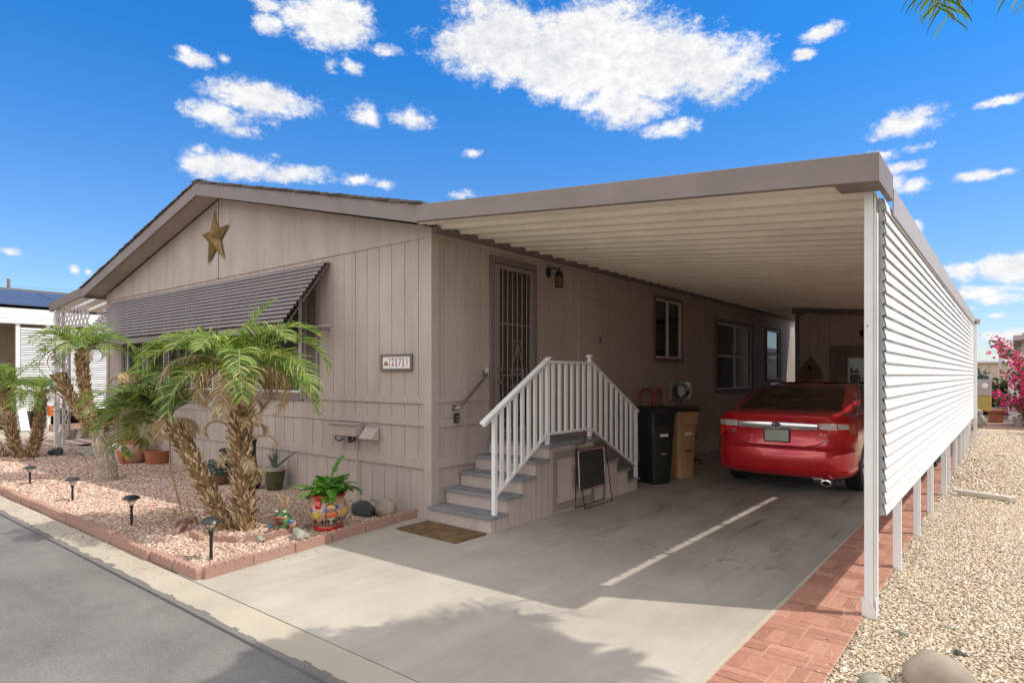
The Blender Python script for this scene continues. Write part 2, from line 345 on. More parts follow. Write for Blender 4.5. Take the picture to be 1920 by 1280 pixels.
# ------------------------------------------------------------------ mesh helpers
WL = {}
def tag(o, label=None, cat=None, group=None, kind=None):
    if label: o['label'] = label
    if cat: o['category'] = cat
    if group: o['group'] = group
    if kind: o['kind'] = kind
    return o
def thing(name, label, cat, loc=(0, 0, 0), rotz=0, group=None):
    o = bpy.data.objects.new(name, None); COL.objects.link(o); o.location = loc; o.rotation_euler = (0, 0, rotz)
    o.empty_display_size = .2; WL[o.name] = Vector(loc); return tag(o, label, cat, group)
class MB:
    def __init__(s): s.v = []; s.f = []; s.r = []; s.cur = .5
    def quadf(s, idx): s.f.append(tuple(idx)); s.r.append(s.cur)
    def add(s, pts): i = len(s.v); s.v.extend([tuple(p) for p in pts]); return i
    def face(s, pts): i = s.add(pts); s.quadf(range(i, i + len(pts))); return s
    def box(s, x0, y0, z0, x1, y1, z1, M=None):
        p = [Vector(q) for q in ((x0, y0, z0), (x1, y0, z0), (x1, y1, z0), (x0, y1, z0), (x0, y0, z1), (x1, y0, z1), (x1, y1, z1), (x0, y1, z1))]
        if M is not None: p = [M @ q for q in p]
        i = s.add(p)
        for q in ((3, 2, 1, 0), (4, 5, 6, 7), (0, 1, 5, 4), (1, 2, 6, 5), (2, 3, 7, 6), (3, 0, 4, 7)): s.quadf([i + k for k in q])
        return s
    def prism(s, poly, axis, a, b, cap=True):
        """extrude a closed 2-D polygon along axis; poly in the other two axes (in xyz order)"""
        def mk(p, t):
            if axis == 'x': return (t, p[0], p[1])
            if axis == 'y': return (p[0], t, p[1])
            return (p[0], p[1], t)
        n = len(poly); i = s.add([mk(p, a) for p in poly]); j = s.add([mk(p, b) for p in poly])
        for k in range(n): s.quadf([i + k, i + (k + 1) % n, j + (k + 1) % n, j + k])
        if cap: s.quadf([i + k for k in range(n)][::-1]); s.quadf([j + k for k in range(n)])
        return s
    def ribbon(s, line, axis, a, b, th=.002):
        """open 2-D polyline extruded along axis, given thickness"""
        up = []; dn = []
        for k, p in enumerate(line):
            q0 = line[max(0, k - 1)]; q1 = line[min(len(line) - 1, k + 1)]
            d = Vector((q1[0] - q0[0], q1[1] - q0[1])); d.normalize(); nn = Vector((-d.y, d.x)) * th / 2
            up.append((p[0] + nn.x, p[1] + nn.y)); dn.append((p[0] - nn.x, p[1] - nn.y))
        return s.prism(up + dn[::-1], axis, a, b, False)
    def tube(s, pts, r, n=8, cap=True):
        pts = [Vector(p) for p in pts]; rr = r if isinstance(r, (list, tuple)) else [r] * len(pts)
        d0 = (pts[1] - pts[0]).normalized(); u = d0.orthogonal().normalized(); rings = []
        for k, p in enumerate(pts):
            d = (pts[min(k + 1, len(pts) - 1)] - pts[max(k - 1, 0)]).normalized()
            u = (u - d * u.dot(d)); u = u.normalized() if u.length > 1e-6 else d.orthogonal().normalized(); w = d.cross(u)
            rings.append(s.add([p + (u * math.cos(2 * math.pi * a / n) + w * math.sin(2 * math.pi * a / n)) * rr[k] for a in range(n)]))
        for k in range(len(rings) - 1):
            for a in range(n): s.quadf([rings[k] + a, rings[k] + (a + 1) % n, rings[k + 1] + (a + 1) % n, rings[k + 1] + a])
        if cap: s.quadf([rings[0] + a for a in range(n)][::-1]); s.quadf([rings[-1] + a for a in range(n)])
        return s
    def lathe(s, prof, c=(0, 0, 0), n=24, cap=True, sx=1, sy=1):
        rings = [s.add([(c[0] + r * sx * math.cos(2 * math.pi * a / n), c[1] + r * sy * math.sin(2 * math.pi * a / n), c[2] + z) for a in range(n)]) for r, z in prof]
        for k in range(len(rings) - 1):
            for a in range(n): s.quadf([rings[k] + a, rings[k] + (a + 1) % n, rings[k + 1] + (a + 1) % n, rings[k + 1] + a])
        if cap: s.quadf([rings[0] + a for a in range(n)][::-1]); s.quadf([rings[-1] + a for a in range(n)])
        return s
    def blob(s, c, rx, ry, rz, seed=0, n=14, rough=.12, flat=.0):
        rg = random.Random(seed); ph = [rg.uniform(0, 6.28) for _ in range(9)]
        def R(d): return 1 + rough * (math.sin(2.1 * d.x + 3.3 * d.y + ph[0]) + math.sin(3.7 * d.y - 2.3 * d.z + ph[1]) * .7 + math.sin(5.3 * d.z + 4.1 * d.x + ph[2]) * .5 + math.sin(9 * d.x + 7 * d.y + ph[3]) * .25)
        rows = []
        for k in range(1, n):
            th = math.pi * k / n
            row = []
            for a in range(2 * n):
                p = math.pi * a / n; d = Vector((math.sin(th) * math.cos(p), math.sin(th) * math.sin(p), math.cos(th))); q = R(d)
                row.append((c[0] + d.x * rx * q, c[1] + d.y * ry * q, c[2] + max(d.z, -1 + flat) * rz * q))
            rows.append(s.add(row))
        t = s.add([(c[0], c[1], c[2] + rz * R(Vector((0, 0, 1))))]); b = s.add([(c[0], c[1], c[2] + max(-1, -1 + flat) * rz * R(Vector((0, 0, -1))))])
        m = 2 * n
        for k in range(len(rows) - 1):
            for a in range(m): s.quadf([rows[k] + a, rows[k + 1] + a, rows[k + 1] + (a + 1) % m, rows[k] + (a + 1) % m])
        for a in range(m): s.quadf([t, rows[0] + a, rows[0] + (a + 1) % m]); s.quadf([b, rows[-1] + (a + 1) % m, rows[-1] + a])
        return s
    def build(s, name, mat, parent=None, smooth=False, bevel=0, local=False):
        me = bpy.data.meshes.new(name)
        off = Vector((0, 0, 0))
        if parent is not None and not local: off = WL.get(parent.name, Vector((0, 0, 0)))
        me.from_pydata([(p[0] - off.x, p[1] - off.y, p[2] - off.z) for p in s.v], [], s.f)
        at = me.attributes.new('rnd', 'FLOAT', 'FACE'); at.data.foreach_set('value', s.r)
        if smooth:
            me.polygons.foreach_set('use_smooth', [True] * len(me.polygons))
            try: me.set_sharp_from_angle(angle=rad(38))
            except Exception: pass
        me.materials.append(mat); me.update()
        o = bpy.data.objects.new(name, me); COL.objects.link(o); o.parent = parent
        WL[o.name] = off if not local else Vector((0, 0, 0))
        if bevel:
            b = o.modifiers.new('bevel', 'BEVEL'); b.width = bevel; b.segments = 2; b.limit_method = 'ANGLE'; b.angle_limit = rad(40)
        return o
def top(name, mb, mat, label, cat, group=None, **k):
    """a thing that is one mesh; its origin moved to its base"""
    vs = np.array(mb.v); c = Vector(((vs[:, 0].min() + vs[:, 0].max()) / 2, (vs[:, 1].min() + vs[:, 1].max()) / 2, vs[:, 2].min()))
    mb.v = [(p[0] - c.x, p[1] - c.y, p[2] - c.z) for p in mb.v]
    o = mb.build(name, mat, None, **k); o.location = c; return tag(o, label, cat, group)
def dup(root, loc=None, rotz=None, label=None):
    def cp(o, par):
        c = o.copy(); COL.objects.link(c); c.parent = par
        for ch in list(o.children):
            if ch is not c: cp(ch, c)
        return c
    kids = list(root.children); r = root.copy(); COL.objects.link(r)
    for ch in kids: cp(ch, r)
    if loc is not None: r.location = loc
    if rotz is not None: r.rotation_euler = (0, 0, rotz)
    if label: r['label'] = label
    return r
def text_mesh(name, body, size, mat, parent, M, ext=.002, align='CENTER', shear=0, spacing=1):
    cu = bpy.data.curves.new(name, 'FONT'); cu.body = body; cu.size = size; cu.extrude = ext; cu.align_x = align; cu.align_y = 'CENTER'
    cu.shear = shear; cu.space_character = spacing; cu.resolution_u = 4
    tmp = bpy.data.objects.new(name + '_tmp', cu); COL.objects.link(tmp)
    dg = bpy.context.evaluated_depsgraph_get(); dg.update()
    me = bpy.data.meshes.new_from_object(tmp.evaluated_get(dg)); bpy.data.objects.remove(tmp)
    me.transform(M); me.materials.clear(); me.materials.append(mat)
    o = bpy.data.objects.new(name, me); COL.objects.link(o); o.parent = parent; return o
def struct(name, mb, mat, kind='structure', **k): return tag(mb.build(name, mat, None, **k), kind=kind)
def sheet(x0, y0, x1, y1, z): return MB().face([(x0, y0, z), (x1, y0, z), (x1, y1, z), (x0, y1, z)])

def stones(name, mat, regions, kindlabel=None):
    """many small angular stones as ONE mesh: regions = (polygon test fn, x0,y0,x1,y1, count, smin, smax, z)"""
    base = np.array([(1, 0, 0), (-1, 0, 0), (0, 1, 0), (0, -1, 0), (0, 0, 1), (0, 0, -1), (.62, .62, .5), (-.6, .6, -.5), (.6, -.6, -.45), (-.62, -.62, .5)], float)
    tri = np.array([(0, 6, 4), (0, 2, 6), (6, 2, 4), (2, 1, 4), (9, 4, 1), (9, 1, 3), (9, 3, 4), (3, 0, 4), (0, 5, 2), (2, 7, 1), (2, 5, 7), (7, 5, 1), (1, 5, 3), (3, 8, 0), (8, 5, 0), (3, 5, 8)])
    V = []; R = []
    for (fn, x0, y0, x1, y1, cnt, s0, s1, z) in regions:
        p = RNG.uniform((x0, y0), (x1, y1), (cnt, 2))
        if fn is not None: p = p[fn(p[:, 0], p[:, 1])]
        k = len(p); sc = RNG.uniform(s0, s1, k) * RNG.choice([.7, 1, 1, 1.35], k)
        d = base[None] * (sc[:, None, None]) * np.stack([RNG.uniform(.75, 1.3, k), RNG.uniform(.6, 1.1, k), RNG.uniform(.4, .75, k)], 1)[:, None, :]
        d = d * RNG.uniform(.78, 1.2, (k, 10, 1))
        a = RNG.uniform(0, 6.283, k); c, s_ = np.cos(a)[:, None], np.sin(a)[:, None]
        t = RNG.uniform(-.5, .5, k); ct, st = np.cos(t)[:, None], np.sin(t)[:, None]
        x = d[:, :, 0]; y = d[:, :, 1]; zz = d[:, :, 2]
        y, zz = y * ct - zz * st, y * st + zz * ct
        x, y = x * c - y * s_, x * s_ + y * c
        V.append(np.stack([x + p[:, 0:1], y + p[:, 1:2], zz + z + (sc * .25)[:, None]], 2)); R.append(RNG.uniform(0, 1, k))
    V = np.concatenate(V); R = np.concatenate(R); k = len(V)
    F = (tri[None] + (np.arange(k) * 10)[:, None, None]).reshape(-1, 3)
    me = bpy.data.meshes.new(name); me.vertices.add(k * 10); me.vertices.foreach_set('co', V.reshape(-1).astype(np.float32))
    me.loops.add(len(F) * 3); me.loops.foreach_set('vertex_index', F.reshape(-1).astype(np.int32))
    me.polygons.add(len(F)); me.polygons.foreach_set('loop_start', (np.arange(len(F)) * 3).astype(np.int32))
    at = me.attributes.new('rnd', 'FLOAT', 'FACE'); at.data.foreach_set('value', np.repeat(R, 16).astype(np.float32))
    me.materials.append(mat); me.update(calc_edges=True); me.validate()
    o = bpy.data.objects.new(name, me); COL.objects.link(o); return tag(o, kind='stuff')

# ================================================================== SETTING
struct('ground', sheet(-400, -300, 400, 900, -.07), m_dirt)
struct('street', sheet(-90, -10.5, 60, -2.825, -.016), m_asph)
mb = MB(); k = 0; xx = -22.0
while xx < 12:
    w = random.uniform(.03, .12); mb.box(xx, -2.86, -.03, xx + w, -2.825 + max(0, random.gauss(.008, .012)) + .010 * math.sin(xx * 2.3) ** 2, .0015 + random.uniform(0, .001)); xx += w
struct('street_edge', mb, m_asph)
struct('far_pavement', sheet(-90, -12.2, 60, -10.5, -.01), m_curb)
def slab(mb, x0, y0, x1, y1, zt=0, th=.05):
    return mb.box(x0, y0, zt - th, x1, y1, zt)
mb = MB()
for i in range(18):                                   # kerb strip poured in lengths
    slab(mb, 3.7 - 3.05 * (i + 1) + .006, -2.825, 3.7 - 3.05 * i, -2.565)
for i in range(4): slab(mb, 3.7 + 3.05 * i + .006, -2.825, 3.7 + 3.05 * (i + 1), -2.565)
struct('kerb', mb, m_curb, bevel=.006)
mb = MB(); slab(mb, -.25, -2.557, 3.69, .474); slab(mb, -.25, .491, 3.69, 4.9); slab(mb, -.25, 4.91, 3.69, 9.97)
struct('driveway', mb, m_conc, bevel=.004)
struct('driveway_edge', MB().box(3.694, -2.557, -.05, 3.722, 9.97, .004), m_curb)
struct('side_walk', sheet(-.2, 9.98, 3.7, 18, -.004), m_curb)
mb = MB(); y = -2.5; row = 0
while y < 12.4:                                       # basket-weave stamped bricks
    if row % 2 == 0:
        for k in range(3):
            xs = [3.726, 3.962, 4.198] if (row // 2) % 2 == 0 else [3.726, 3.85, 4.08, 4.198]
            for a, b in zip(xs, xs[1:]):
                mb.cur = random.random(); z = .006 + random.uniform(-.0015, .0015)
                mb.box(a + .004, y + k * .074 + .0022, -.03, b - .0028, y + (k + 1) * .074 - .0022, z)
    else:
        for h in range(2):
            for k in range(3):
                mb.cur = random.random(); z = .006 + random.uniform(-.0015, .0015); a = 3.726 + h * .236 + k * .0787
                mb.box(a + .0026, y + .0026, -.03, a + .0761, y + .2194, z)
    y += .222; row += 1
struct('brick_paving', mb, m_brick, bevel=.003)
struct('mortar_bed', sheet(3.722, -2.51, 4.2, 12.4, .0015), m_mortar)
struct('rock_yard', sheet(4.1, -2.56, 60, 19.0, -.014), m_dirt)
def rim(y): return .05 - .12 * (y + 2.5)
mb = MB(); mb.face([(-13, -2.5, .03), (rim(-2.5) - .03, -2.5, .03), (rim(0) - .03, 0.0, .03), (-13, 0.0, .03)]); struct('rock_bed', mb, m_pinkbed)
stones('pink_rocks', m_pink, [
    (lambda x, y: x < rim(y) - .05, -4.6, -2.49, .1, -.02, 60000, .008, .015, .03),
    (None, -11.4, -2.49, -4.6, -.02, 36000, .013, .021, .03),
    (lambda x, y: x < rim(y) + .05 + .35 * RNG.random(len(x)) ** 4, -.1, -2.5, .5, -.1, 260, .005, .010, .0), (None, -11, -2.75, .1, -2.56, 420, .005, .010, .0)])
wig = lambda y: 4.2 + .02 * np.sin(y * 7) + .015 * np.sin(y * 23)
stones('tan_rocks', m_tan, [
    (lambda x, y: x > wig(y), 4.15, -1.7, 5.5, 5.0, 76000, .005, .0125, -.012),
    (lambda x, y: x > wig(y), 4.15, 5.0, 6.2, 18.4, 38000, .013, .02, -.012),
    (None, 5.5, -2.5, 9, 5.0, 12000, .013, .02, -.012),
    (lambda x, y: x > 4.2 - .16 * RNG.random(len(x)) ** 3, 4.0, -2.4, 4.2, 8.0, 2600, .004, .009, .006)])
# hills on the horizon
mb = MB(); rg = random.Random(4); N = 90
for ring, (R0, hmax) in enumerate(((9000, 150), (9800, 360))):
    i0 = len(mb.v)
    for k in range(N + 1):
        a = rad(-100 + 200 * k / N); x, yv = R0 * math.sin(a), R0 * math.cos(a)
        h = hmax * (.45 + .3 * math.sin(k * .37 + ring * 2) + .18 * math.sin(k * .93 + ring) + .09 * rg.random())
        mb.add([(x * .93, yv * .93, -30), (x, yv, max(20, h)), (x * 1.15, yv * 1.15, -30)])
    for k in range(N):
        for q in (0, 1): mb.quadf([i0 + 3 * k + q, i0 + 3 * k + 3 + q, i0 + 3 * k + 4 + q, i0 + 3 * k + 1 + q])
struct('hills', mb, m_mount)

# scalloped edging blocks
def edging_mb(L=.42, n=5, h=.10, th=.055):
    mb = MB(); poly = [(0, -.03)]; 
    for k in range(n):
        for j in range(7):
            t = math.pi * (1 - j / 6); poly.append((L * (k + .5) / n + math.cos(t) * L / n / 2 * .98, h - .034 + .034 * math.sin(t) ** .8))
    poly.append((L, -.03)); poly = poly[::-1]
    mb.prism(poly, 'y', -th / 2, th / 2); return mb
proto = edging_mb().build('edging_block', m_edge, None, bevel=.006)
tag(proto, 'pink scalloped concrete edging block in the straight rows framing the rock bed', 'edging block', 'scalloped edging round the rock bed')
spots = []
for i in range(27): spots.append((.05 - .425 * (i + 1), -2.52, 0, random.uniform(-.012, .012)))
for i in range(6): spots.append((rim(-2.47 + .425 * i) + .01, -2.49 + .425 * i, rad(90 + 6.8), random.uniform(-.01, .01)))
for i, (x, y, a, j) in enumerate(spots):
    o = proto if i == 0 else dup(proto)
    o.location = (x, y + (j if a == 0 else 0), -.006 + random.uniform(-.008, .008)); o.rotation_euler = (random.uniform(-.05, .05), random.uniform(-.012, .012), a + random.uniform(-.015, .015))
ring = edging_mb(.26, 3, .08, .05).build('edging_block', m_edge, None, bevel=.006)
ringspots = [(-1.15 + .62 * math.cos(rad(a)), -1.62 + .40 * math.sin(rad(a)), rad(a + 90)) for a in (-165, -130, -95, -62, -28, 5, 38)]
ringspots2 = [(-9.5 + .75 * math.cos(rad(a)), -1.3 + .5 * math.sin(rad(a)), rad(a + 90)) for a in (-150, -120, -92, -64, -36)]
for i, (x, y, a) in enumerate(ringspots + ringspots2):
    o = ring if i == 0 else dup(ring)
    o.location = (x, y, .02); o.rotation_euler = (random.uniform(-.06, .06), 0, a)
    if i < 7: tag(o, 'short scalloped pink edging block in the low ring round the two front palm trunks', 'edging block', 'edging ring round the front palms')
    else: tag(o, 'short scalloped pink edging block curving round the far left palm clump', 'edging block', 'edging ring round the far palms')

# ================================================================== THE HOUSE
house = thing('manufactured_home', 'taupe wood-sided manufactured home with low gabled roof and brown slatted awning', 'house', (-4.7, 8, 0))
HW = -9.4; HD = 17.0
def grooved(mb, axis, u0, u1, z0, z1, plane, out, pitch, phase=0, th=.06, g=.012, d=.011):
    pts = [(u0, plane)]; k = math.ceil((u0 - phase) / pitch)
    while phase + k * pitch < u1:
        u = phase + k * pitch
        if u - g / 2 > u0 + .01 and u + g / 2 < u1 - .01:
            pts += [(u - g / 2, plane), (u - g / 4, plane - out * d), (u + g / 4, plane - out * d), (u + g / 2, plane)]
        k += 1
    pts.append((u1, plane)); pts += [(u1, plane - out * th), (u0, plane - out * th)]
    if axis == 'y': pts = [(p[1], p[0]) for p in pts]
    mb.prism(pts, 'z', z0, z1)
def wall_with_holes(mb, axis, u0, u1, z0, z1, plane, out, pitch, holes, phase=0):
    cuts = sorted({u0, u1} | {h[0] for h in holes} | {h[1] for h in holes})
    for a, b in zip(cuts, cuts[1:]):
        zs = [(z0, z1)]
        for h in holes:
            if h[0] <= a + 1e-6 and h[1] >= b - 1e-6:
                zs = [q for (p, r) in zs for q in ((p, max(p, min(r, h[2]))), (min(r, max(p, h[3])), r)) if q[1] - q[0] > 1e-4]
        for p, r in zs: grooved(mb, axis, a, b, p, r, plane, out, pitch, phase)
def bx(mb, axis, u0, u1, z0, z1, d0, d1):
    """box on a wall: u along the wall, d outward distances in world coordinate"""
    if axis == 'x': mb.box(u0, min(d0, d1), z0, u1, max(d0, d1), z1)
    else: mb.box(min(d0, d1), u0, z0, max(d0, d1), u1, z1)
# front gable wall (y = 0, faces the street)
mb = MB(); wall_with_holes(mb, 'x', HW, -.002, .56, 3.10, 0, -1, .225, [(-8.5, -2.45, 1.34, 2.85)], .02)
grooved(mb, 'x', HW, -.002, -.05, .56, .006, -1, .225, .11)
fw = mb.build('wall', m_wall, house)
mb = MB(); mb.prism([(HW, 3.09), (0, 3.09), (0, 3.20), (-4.7, 4.33), (HW, 3.20)], 'y', -.014, .05); mb.build('gable_panel', m_wall, house)
mb = MB(); mb.box(-4.775, -.030, 3.10, -4.735, -.0145, 4.30)
for z0, z1 in ((1.262, 1.352), (1.012, 1.10), (.545, .66)): mb.box(HW + .1, -.019, z0, -.1, -.0005, z1)
mb.box(HW + .1, -.012, -.03, -.1, .004, .06)
mb.box(-.098, -.021, -.04, .023, .002, 3.19); mb.box(HW - .02, -.021, -.04, HW + .098, .002, 3.19)
for x in (-3.1, -6.2, -1.9): mb.box(x - .03, -.0005 - .006, .06, x + .0, .0, 3.088) if x == 99 else None
mb.build('wall_trim', m_wall, house, bevel=.003)
# side wall (x = 0, under the carport)
mb = MB(); holes = [(1.04, 1.84, .80, 2.96), (5.47, 6.59, 1.89, 2.95), (8.44, 10.76, 1.27, 2.72), (11.95, 13.12, 1.47, 2.76)]
wall_with_holes(mb, 'y', .0, HD, .56, 3.2, 0, 1, .203, holes, .0); grooved(mb, 'y', 0, HD, -.05, .56, -.006, 1, .203, .1)
mb.build('wall', m_wall, house)
mb = MB()
mb.box(-.002, .003, -.04, .021, .10, 3.17)
for z0, z1 in ((1.275, 1.365), (1.0, 1.09), (.55, .66)):
    mb.box(.0005, .10, z0, .019, .955, z1); mb.box(.0005, 1.93, z0, .019, 8.3 if z0 > 1.1 else HD, z1)
mb.box(.0005, .1, 3.09, .024, HD, 3.17); mb.box(-.004, .1, -.03, .012, HD, .06)
mb.build('wall_trim', m_wall, house, bevel=.003)
mb = MB(); mb.box(.0, .0, 3.135, .075, HD, 3.2); mb.build('eave_trim', m_trim, house)
mb = MB(); mb.box(HW - .02, 0, -.05, HW + .04, HD, 3.2); mb.box(HW, HD - .05, -.05, 0, HD, 3.2); mb.prism([(HW, 3.2), (0, 3.2), (-4.7, 4.33)], 'y', HD - .05, HD); mb.build('rear_wall', m_wall, house)
mb = MB(); mb.box(HW + .1, .08, 3.0, -.1, HD - .1, 3.05); mb.box(HW + .1, .08, .7, -.1, HD - .1, .75); mb.build('interior_floor_and_ceiling', m_inside, house)
# roof
SLP = .238
def rz(x, top=4.50): return top - abs(x + 4.7) * SLP
rf = MB().prism([(-9.62, rz(-9.62)), (-4.7, 4.50), (.19, rz(.19)), (.19, rz(.19) - .05), (-4.7, 4.45), (-9.62, rz(-9.62) - .05)][::-1], 'y', -.35, HD + .3).build('roof', m_trim, house)
sh = MB(); rg = random.Random(2)
for side in (-1, 1):
    for k in range(36):
        u0 = k * .14; u1 = u0 + .30
        if u0 > 4.8: break
        y = -.41 + rg.uniform(-.012, .008)
        while y < HD + .3:
            w = .31; sh.cur = rg.random(); t = .012 + rg.uniform(0, .010)
            p = []
            for (u, dz) in ((u0, 0), (min(u1, 4.99), 0)):
                xx = -4.7 + side * u; p.append((xx, 4.505 - u * SLP))
            z0, z1 = p[0][1] + .004, p[1][1] + .022 + rg.uniform(0, .008)
            xa, xb = p[0][0], p[1][0]
            i = sh.add([(xa, y, z0), (xb, y, z1), (xb, y + w - .006, z1), (xa, y + w - .006, z0), (xa, y, z0 - t), (xb, y, z1 - t), (xb, y + w - .006, z1 - t), (xa, y + w - .006, z0 - t)])
            for q in ((0, 1, 2, 3), (7, 6, 5, 4), (0, 4, 5, 1), (1, 5, 6, 2), (3, 2, 6, 7)): sh.quadf([i + j for j in q])
            y += w if y < 1 else 1.24
            if y >= 1: 
                sh.r[-5:] = [sh.cur] * 5
    sh.cur = .3
    sh.box(-4.7 + (0 if side > 0 else -.12), -.40, 4.512, -4.7 + (.12 if side > 0 else 0), HD + .3, 4.530)
# plain layer closing the gaps between the sparse far shingles
sh.prism([(-9.66, rz(-9.66) + .002), (-4.7, 4.502), (.22, rz(.22) + .002), (.22, rz(.22) + .012), (-4.7, 4.514), (-9.66, rz(-9.66) + .012)][::-1], 'y', .9, HD + .31)
sh.build('shingles', m_shingle, rf)
fa = MB()
for xa, xb in ((-9.64, -4.702), (-4.698, .195)):
    q = [(xa, rz(xa) - .005), (xb, rz(xb) - .005), (xb, rz(xb) - .195), (xa, rz(xa) - .195)]
    fa.prism(q[::-1], 'y', -.385, -.352)
fa.box(-9.655, -.352, rz(-9.64) - .195, -9.625, HD + .3, rz(-9.64) + .0)
fa.build('fascia', m_trimflat, house, bevel=.004)
so = MB()
for xa, xb in ((-9.62, -4.70), (-4.70, .18)):
    so.prism([(xa, rz(xa) - .13), (xb, rz(xb) - .13), (xb, rz(xb) - .145), (xa, rz(xa) - .145)][::-1], 'y', -.35, -.014)
so.build('soffit', m_wall, house)
# ---- windows
def window(axis, plane, out, u0, u1, z0, z1, vs=(), hs=(), trim=.085, backing=None, screen=False, vinyl=m_white_dirty, label=None, blinds=None):
    P = lambda d: plane + out * d
    f = MB(); t = trim
    bx(f, axis, u0 - t, u1 + t, z1, z1 + t, P(.0005), P(.03)); bx(f, axis, u0 - t, u1 + t, z0 - t, z0, P(.0005), P(.034))
    bx(f, axis, u0 - t, u0, z0, z1, P(.0005), P(.028)); bx(f, axis, u1, u1 + t, z0, z1, P(.0005), P(.028))
    w = f.build('window', m_trim, house, bevel=.003)
    if label: w['label'] = label
    s = MB(); q = .032
    bx(s, axis, u0, u1, z1 - q, z1, P(-.05), P(.010)); bx(s, axis, u0, u1, z0, z0 + q, P(-.05), P(.012))
    bx(s, axis, u0, u0 + q, z0 + q, z1 - q, P(-.05), P(.009)); bx(s, axis, u1 - q, u1, z0 + q, z1 - q, P(-.05), P(.009))
    for v in vs: bx(s, axis, v - .02, v + .02, z0 + q, z1 - q, P(-.045), P(.006))
    for h in hs: bx(s, axis, u0 + q, u1 - q, h - .018, h + .018, P(-.04), P(.004))
    s.build('sash', vinyl, w, bevel=.002)
    g = MB(); a = P(-.025); e = .02
    if axis == 'x': g.face([(u0 + e, a, z0 + e), (u1 - e, a, z0 + e), (u1 - e, a, z1 - e), (u0 + e, a, z1 - e)][::(1 if out < 0 else -1)])
    else: g.face([(a, u0 + e, z0 + e), (a, u1 - e, z0 + e), (a, u1 - e, z1 - e), (a, u0 + e, z1 - e)][::(1 if out > 0 else -1)])
    g.build('pane', m_glass, w)
    b = MB(); bx(b, axis, u0 - .05, u1 + .05, z0 - .05, z1 + .05, P(-.32), P(-.30)); bx(b, axis, u0 - .05, u1 + .05, z1 + .03, z1 + .05, P(-.3), P(-.06)); bx(b, axis, u0 - .05, u1 + .05, z0 - .05, z0 - .03, P(-.3), P(-.06))
    b.build('dark_interior', m_inside, w)
    if backing:
        for (c0, c1, y0, y1, mt) in backing:
            c = MB(); 
            if mt is m_blind:
                zz = y0
                while zz < y1: bx(c, axis, c0, c1, zz, zz + .020, P(-.115), P(-.10)); zz += .027
            else:
                n = max(2, int((c1 - c0) / .08)); 
                for k in range(n): 
                    ca = c0 + (c1 - c0) * k / n; bx(c, axis, ca, ca + (c1 - c0) / n, y0, y1, P(-.12 - .015 * (k % 2)), P(-.10 - .012 * (k % 2)))
            c.build('blind' if mt is m_blind else 'curtain', mt, w)
    return w
window('y', 0, 1, 5.47, 6.59, 1.89, 2.95, vs=(6.02,), trim=.07, backing=[(6.2, 6.56, 1.9, 2.9, m_blind)])
window('y', 0, 1, 8.44, 10.76, 1.27, 2.72, vs=(9.6,), hs=(2.0,), trim=.085, backing=[(8.46, 10.74, 2.0, 2.7, m_blind)])
window('y', 0, 1, 11.95, 13.12, 1.47, 2.76, hs=(2.1,), trim=.07)
# big street window behind the palms: five white-framed lights, tan curtains
bands = [(-8.36, -7.62), (-7.46, -6.72), (-6.56, -5.86), (-5.68, -4.92), (-4.74, -3.80), (-3.64, -2.50)]
f = MB(); bx(f, 'x', -8.62, -2.42, 2.85, 2.95, 0, -.03); bx(f, 'x', -8.62, -2.42, 1.24, 1.34, 0, -.034); bx(f, 'x', -8.62, -8.5, 1.34, 2.85, 0, -.028); bx(f, 'x', -2.45, -2.38, 1.34, 2.85, 0, -.028)
prev = -8.5
for a, b in bands + [(-2.45, None)]: bx(f, 'x', prev, a - .012, 1.34, 2.85, .045, -.012); prev = (b or 0) + .012
bw = f.build('window', m_trim, house, bevel=.003)
s = MB(); g = MB(); sc_ = MB()
for a, b in bands:
    for q in ((a, b, 1.34, 1.375), (a, b, 2.815, 2.85), (a, a + .035, 1.375, 2.815), (b - .035, b, 1.375, 2.815)): bx(s, 'x', *q, .03, -.016)
    g.face([(a, .02, 1.34), (b, .02, 1.34), (b, .02, 2.85), (a, .02, 2.85)]); sc_.face([(a + .02, -.004, 1.36), (b - .02, -.004, 1.36), (b - .02, -.004, 2.83), (a + .02, -.004, 2.83)])
s.build('sash', m_white, bw, bevel=.002); g.build('pane', m_glass, bw); sc_.build('insect_screen', m_screen, bw)
c = MB(); n = 84
for k in range(n):
    xa = -8.55 + 6.15 * k / n; c.box(xa, .10 + .014 * (k % 2), 1.28, xa + 6.15 / n, .125 + .014 * (k % 2), 2.92)
c.build('curtain', m_curtain, bw)
sb = MB(); bx(sb, 'x', -2.372, -2.330, 1.24, 2.90, -.002, -.035); bx(sb, 'x', -2.12, -2.078, 1.24, 2.90, -.002, -.035)
z = 1.26
while z < 2.88: sb.prism([(-.004, z + .03), (-.030, z), (-.026, z - .004), (-.002, z + .022)], 'x', -2.33, -2.12); z += .036
bx(sb, 'x', -2.33, -2.12, 1.24, 1.262, -.002, -.03); sb.build('shutter', m_brown_awn, house)
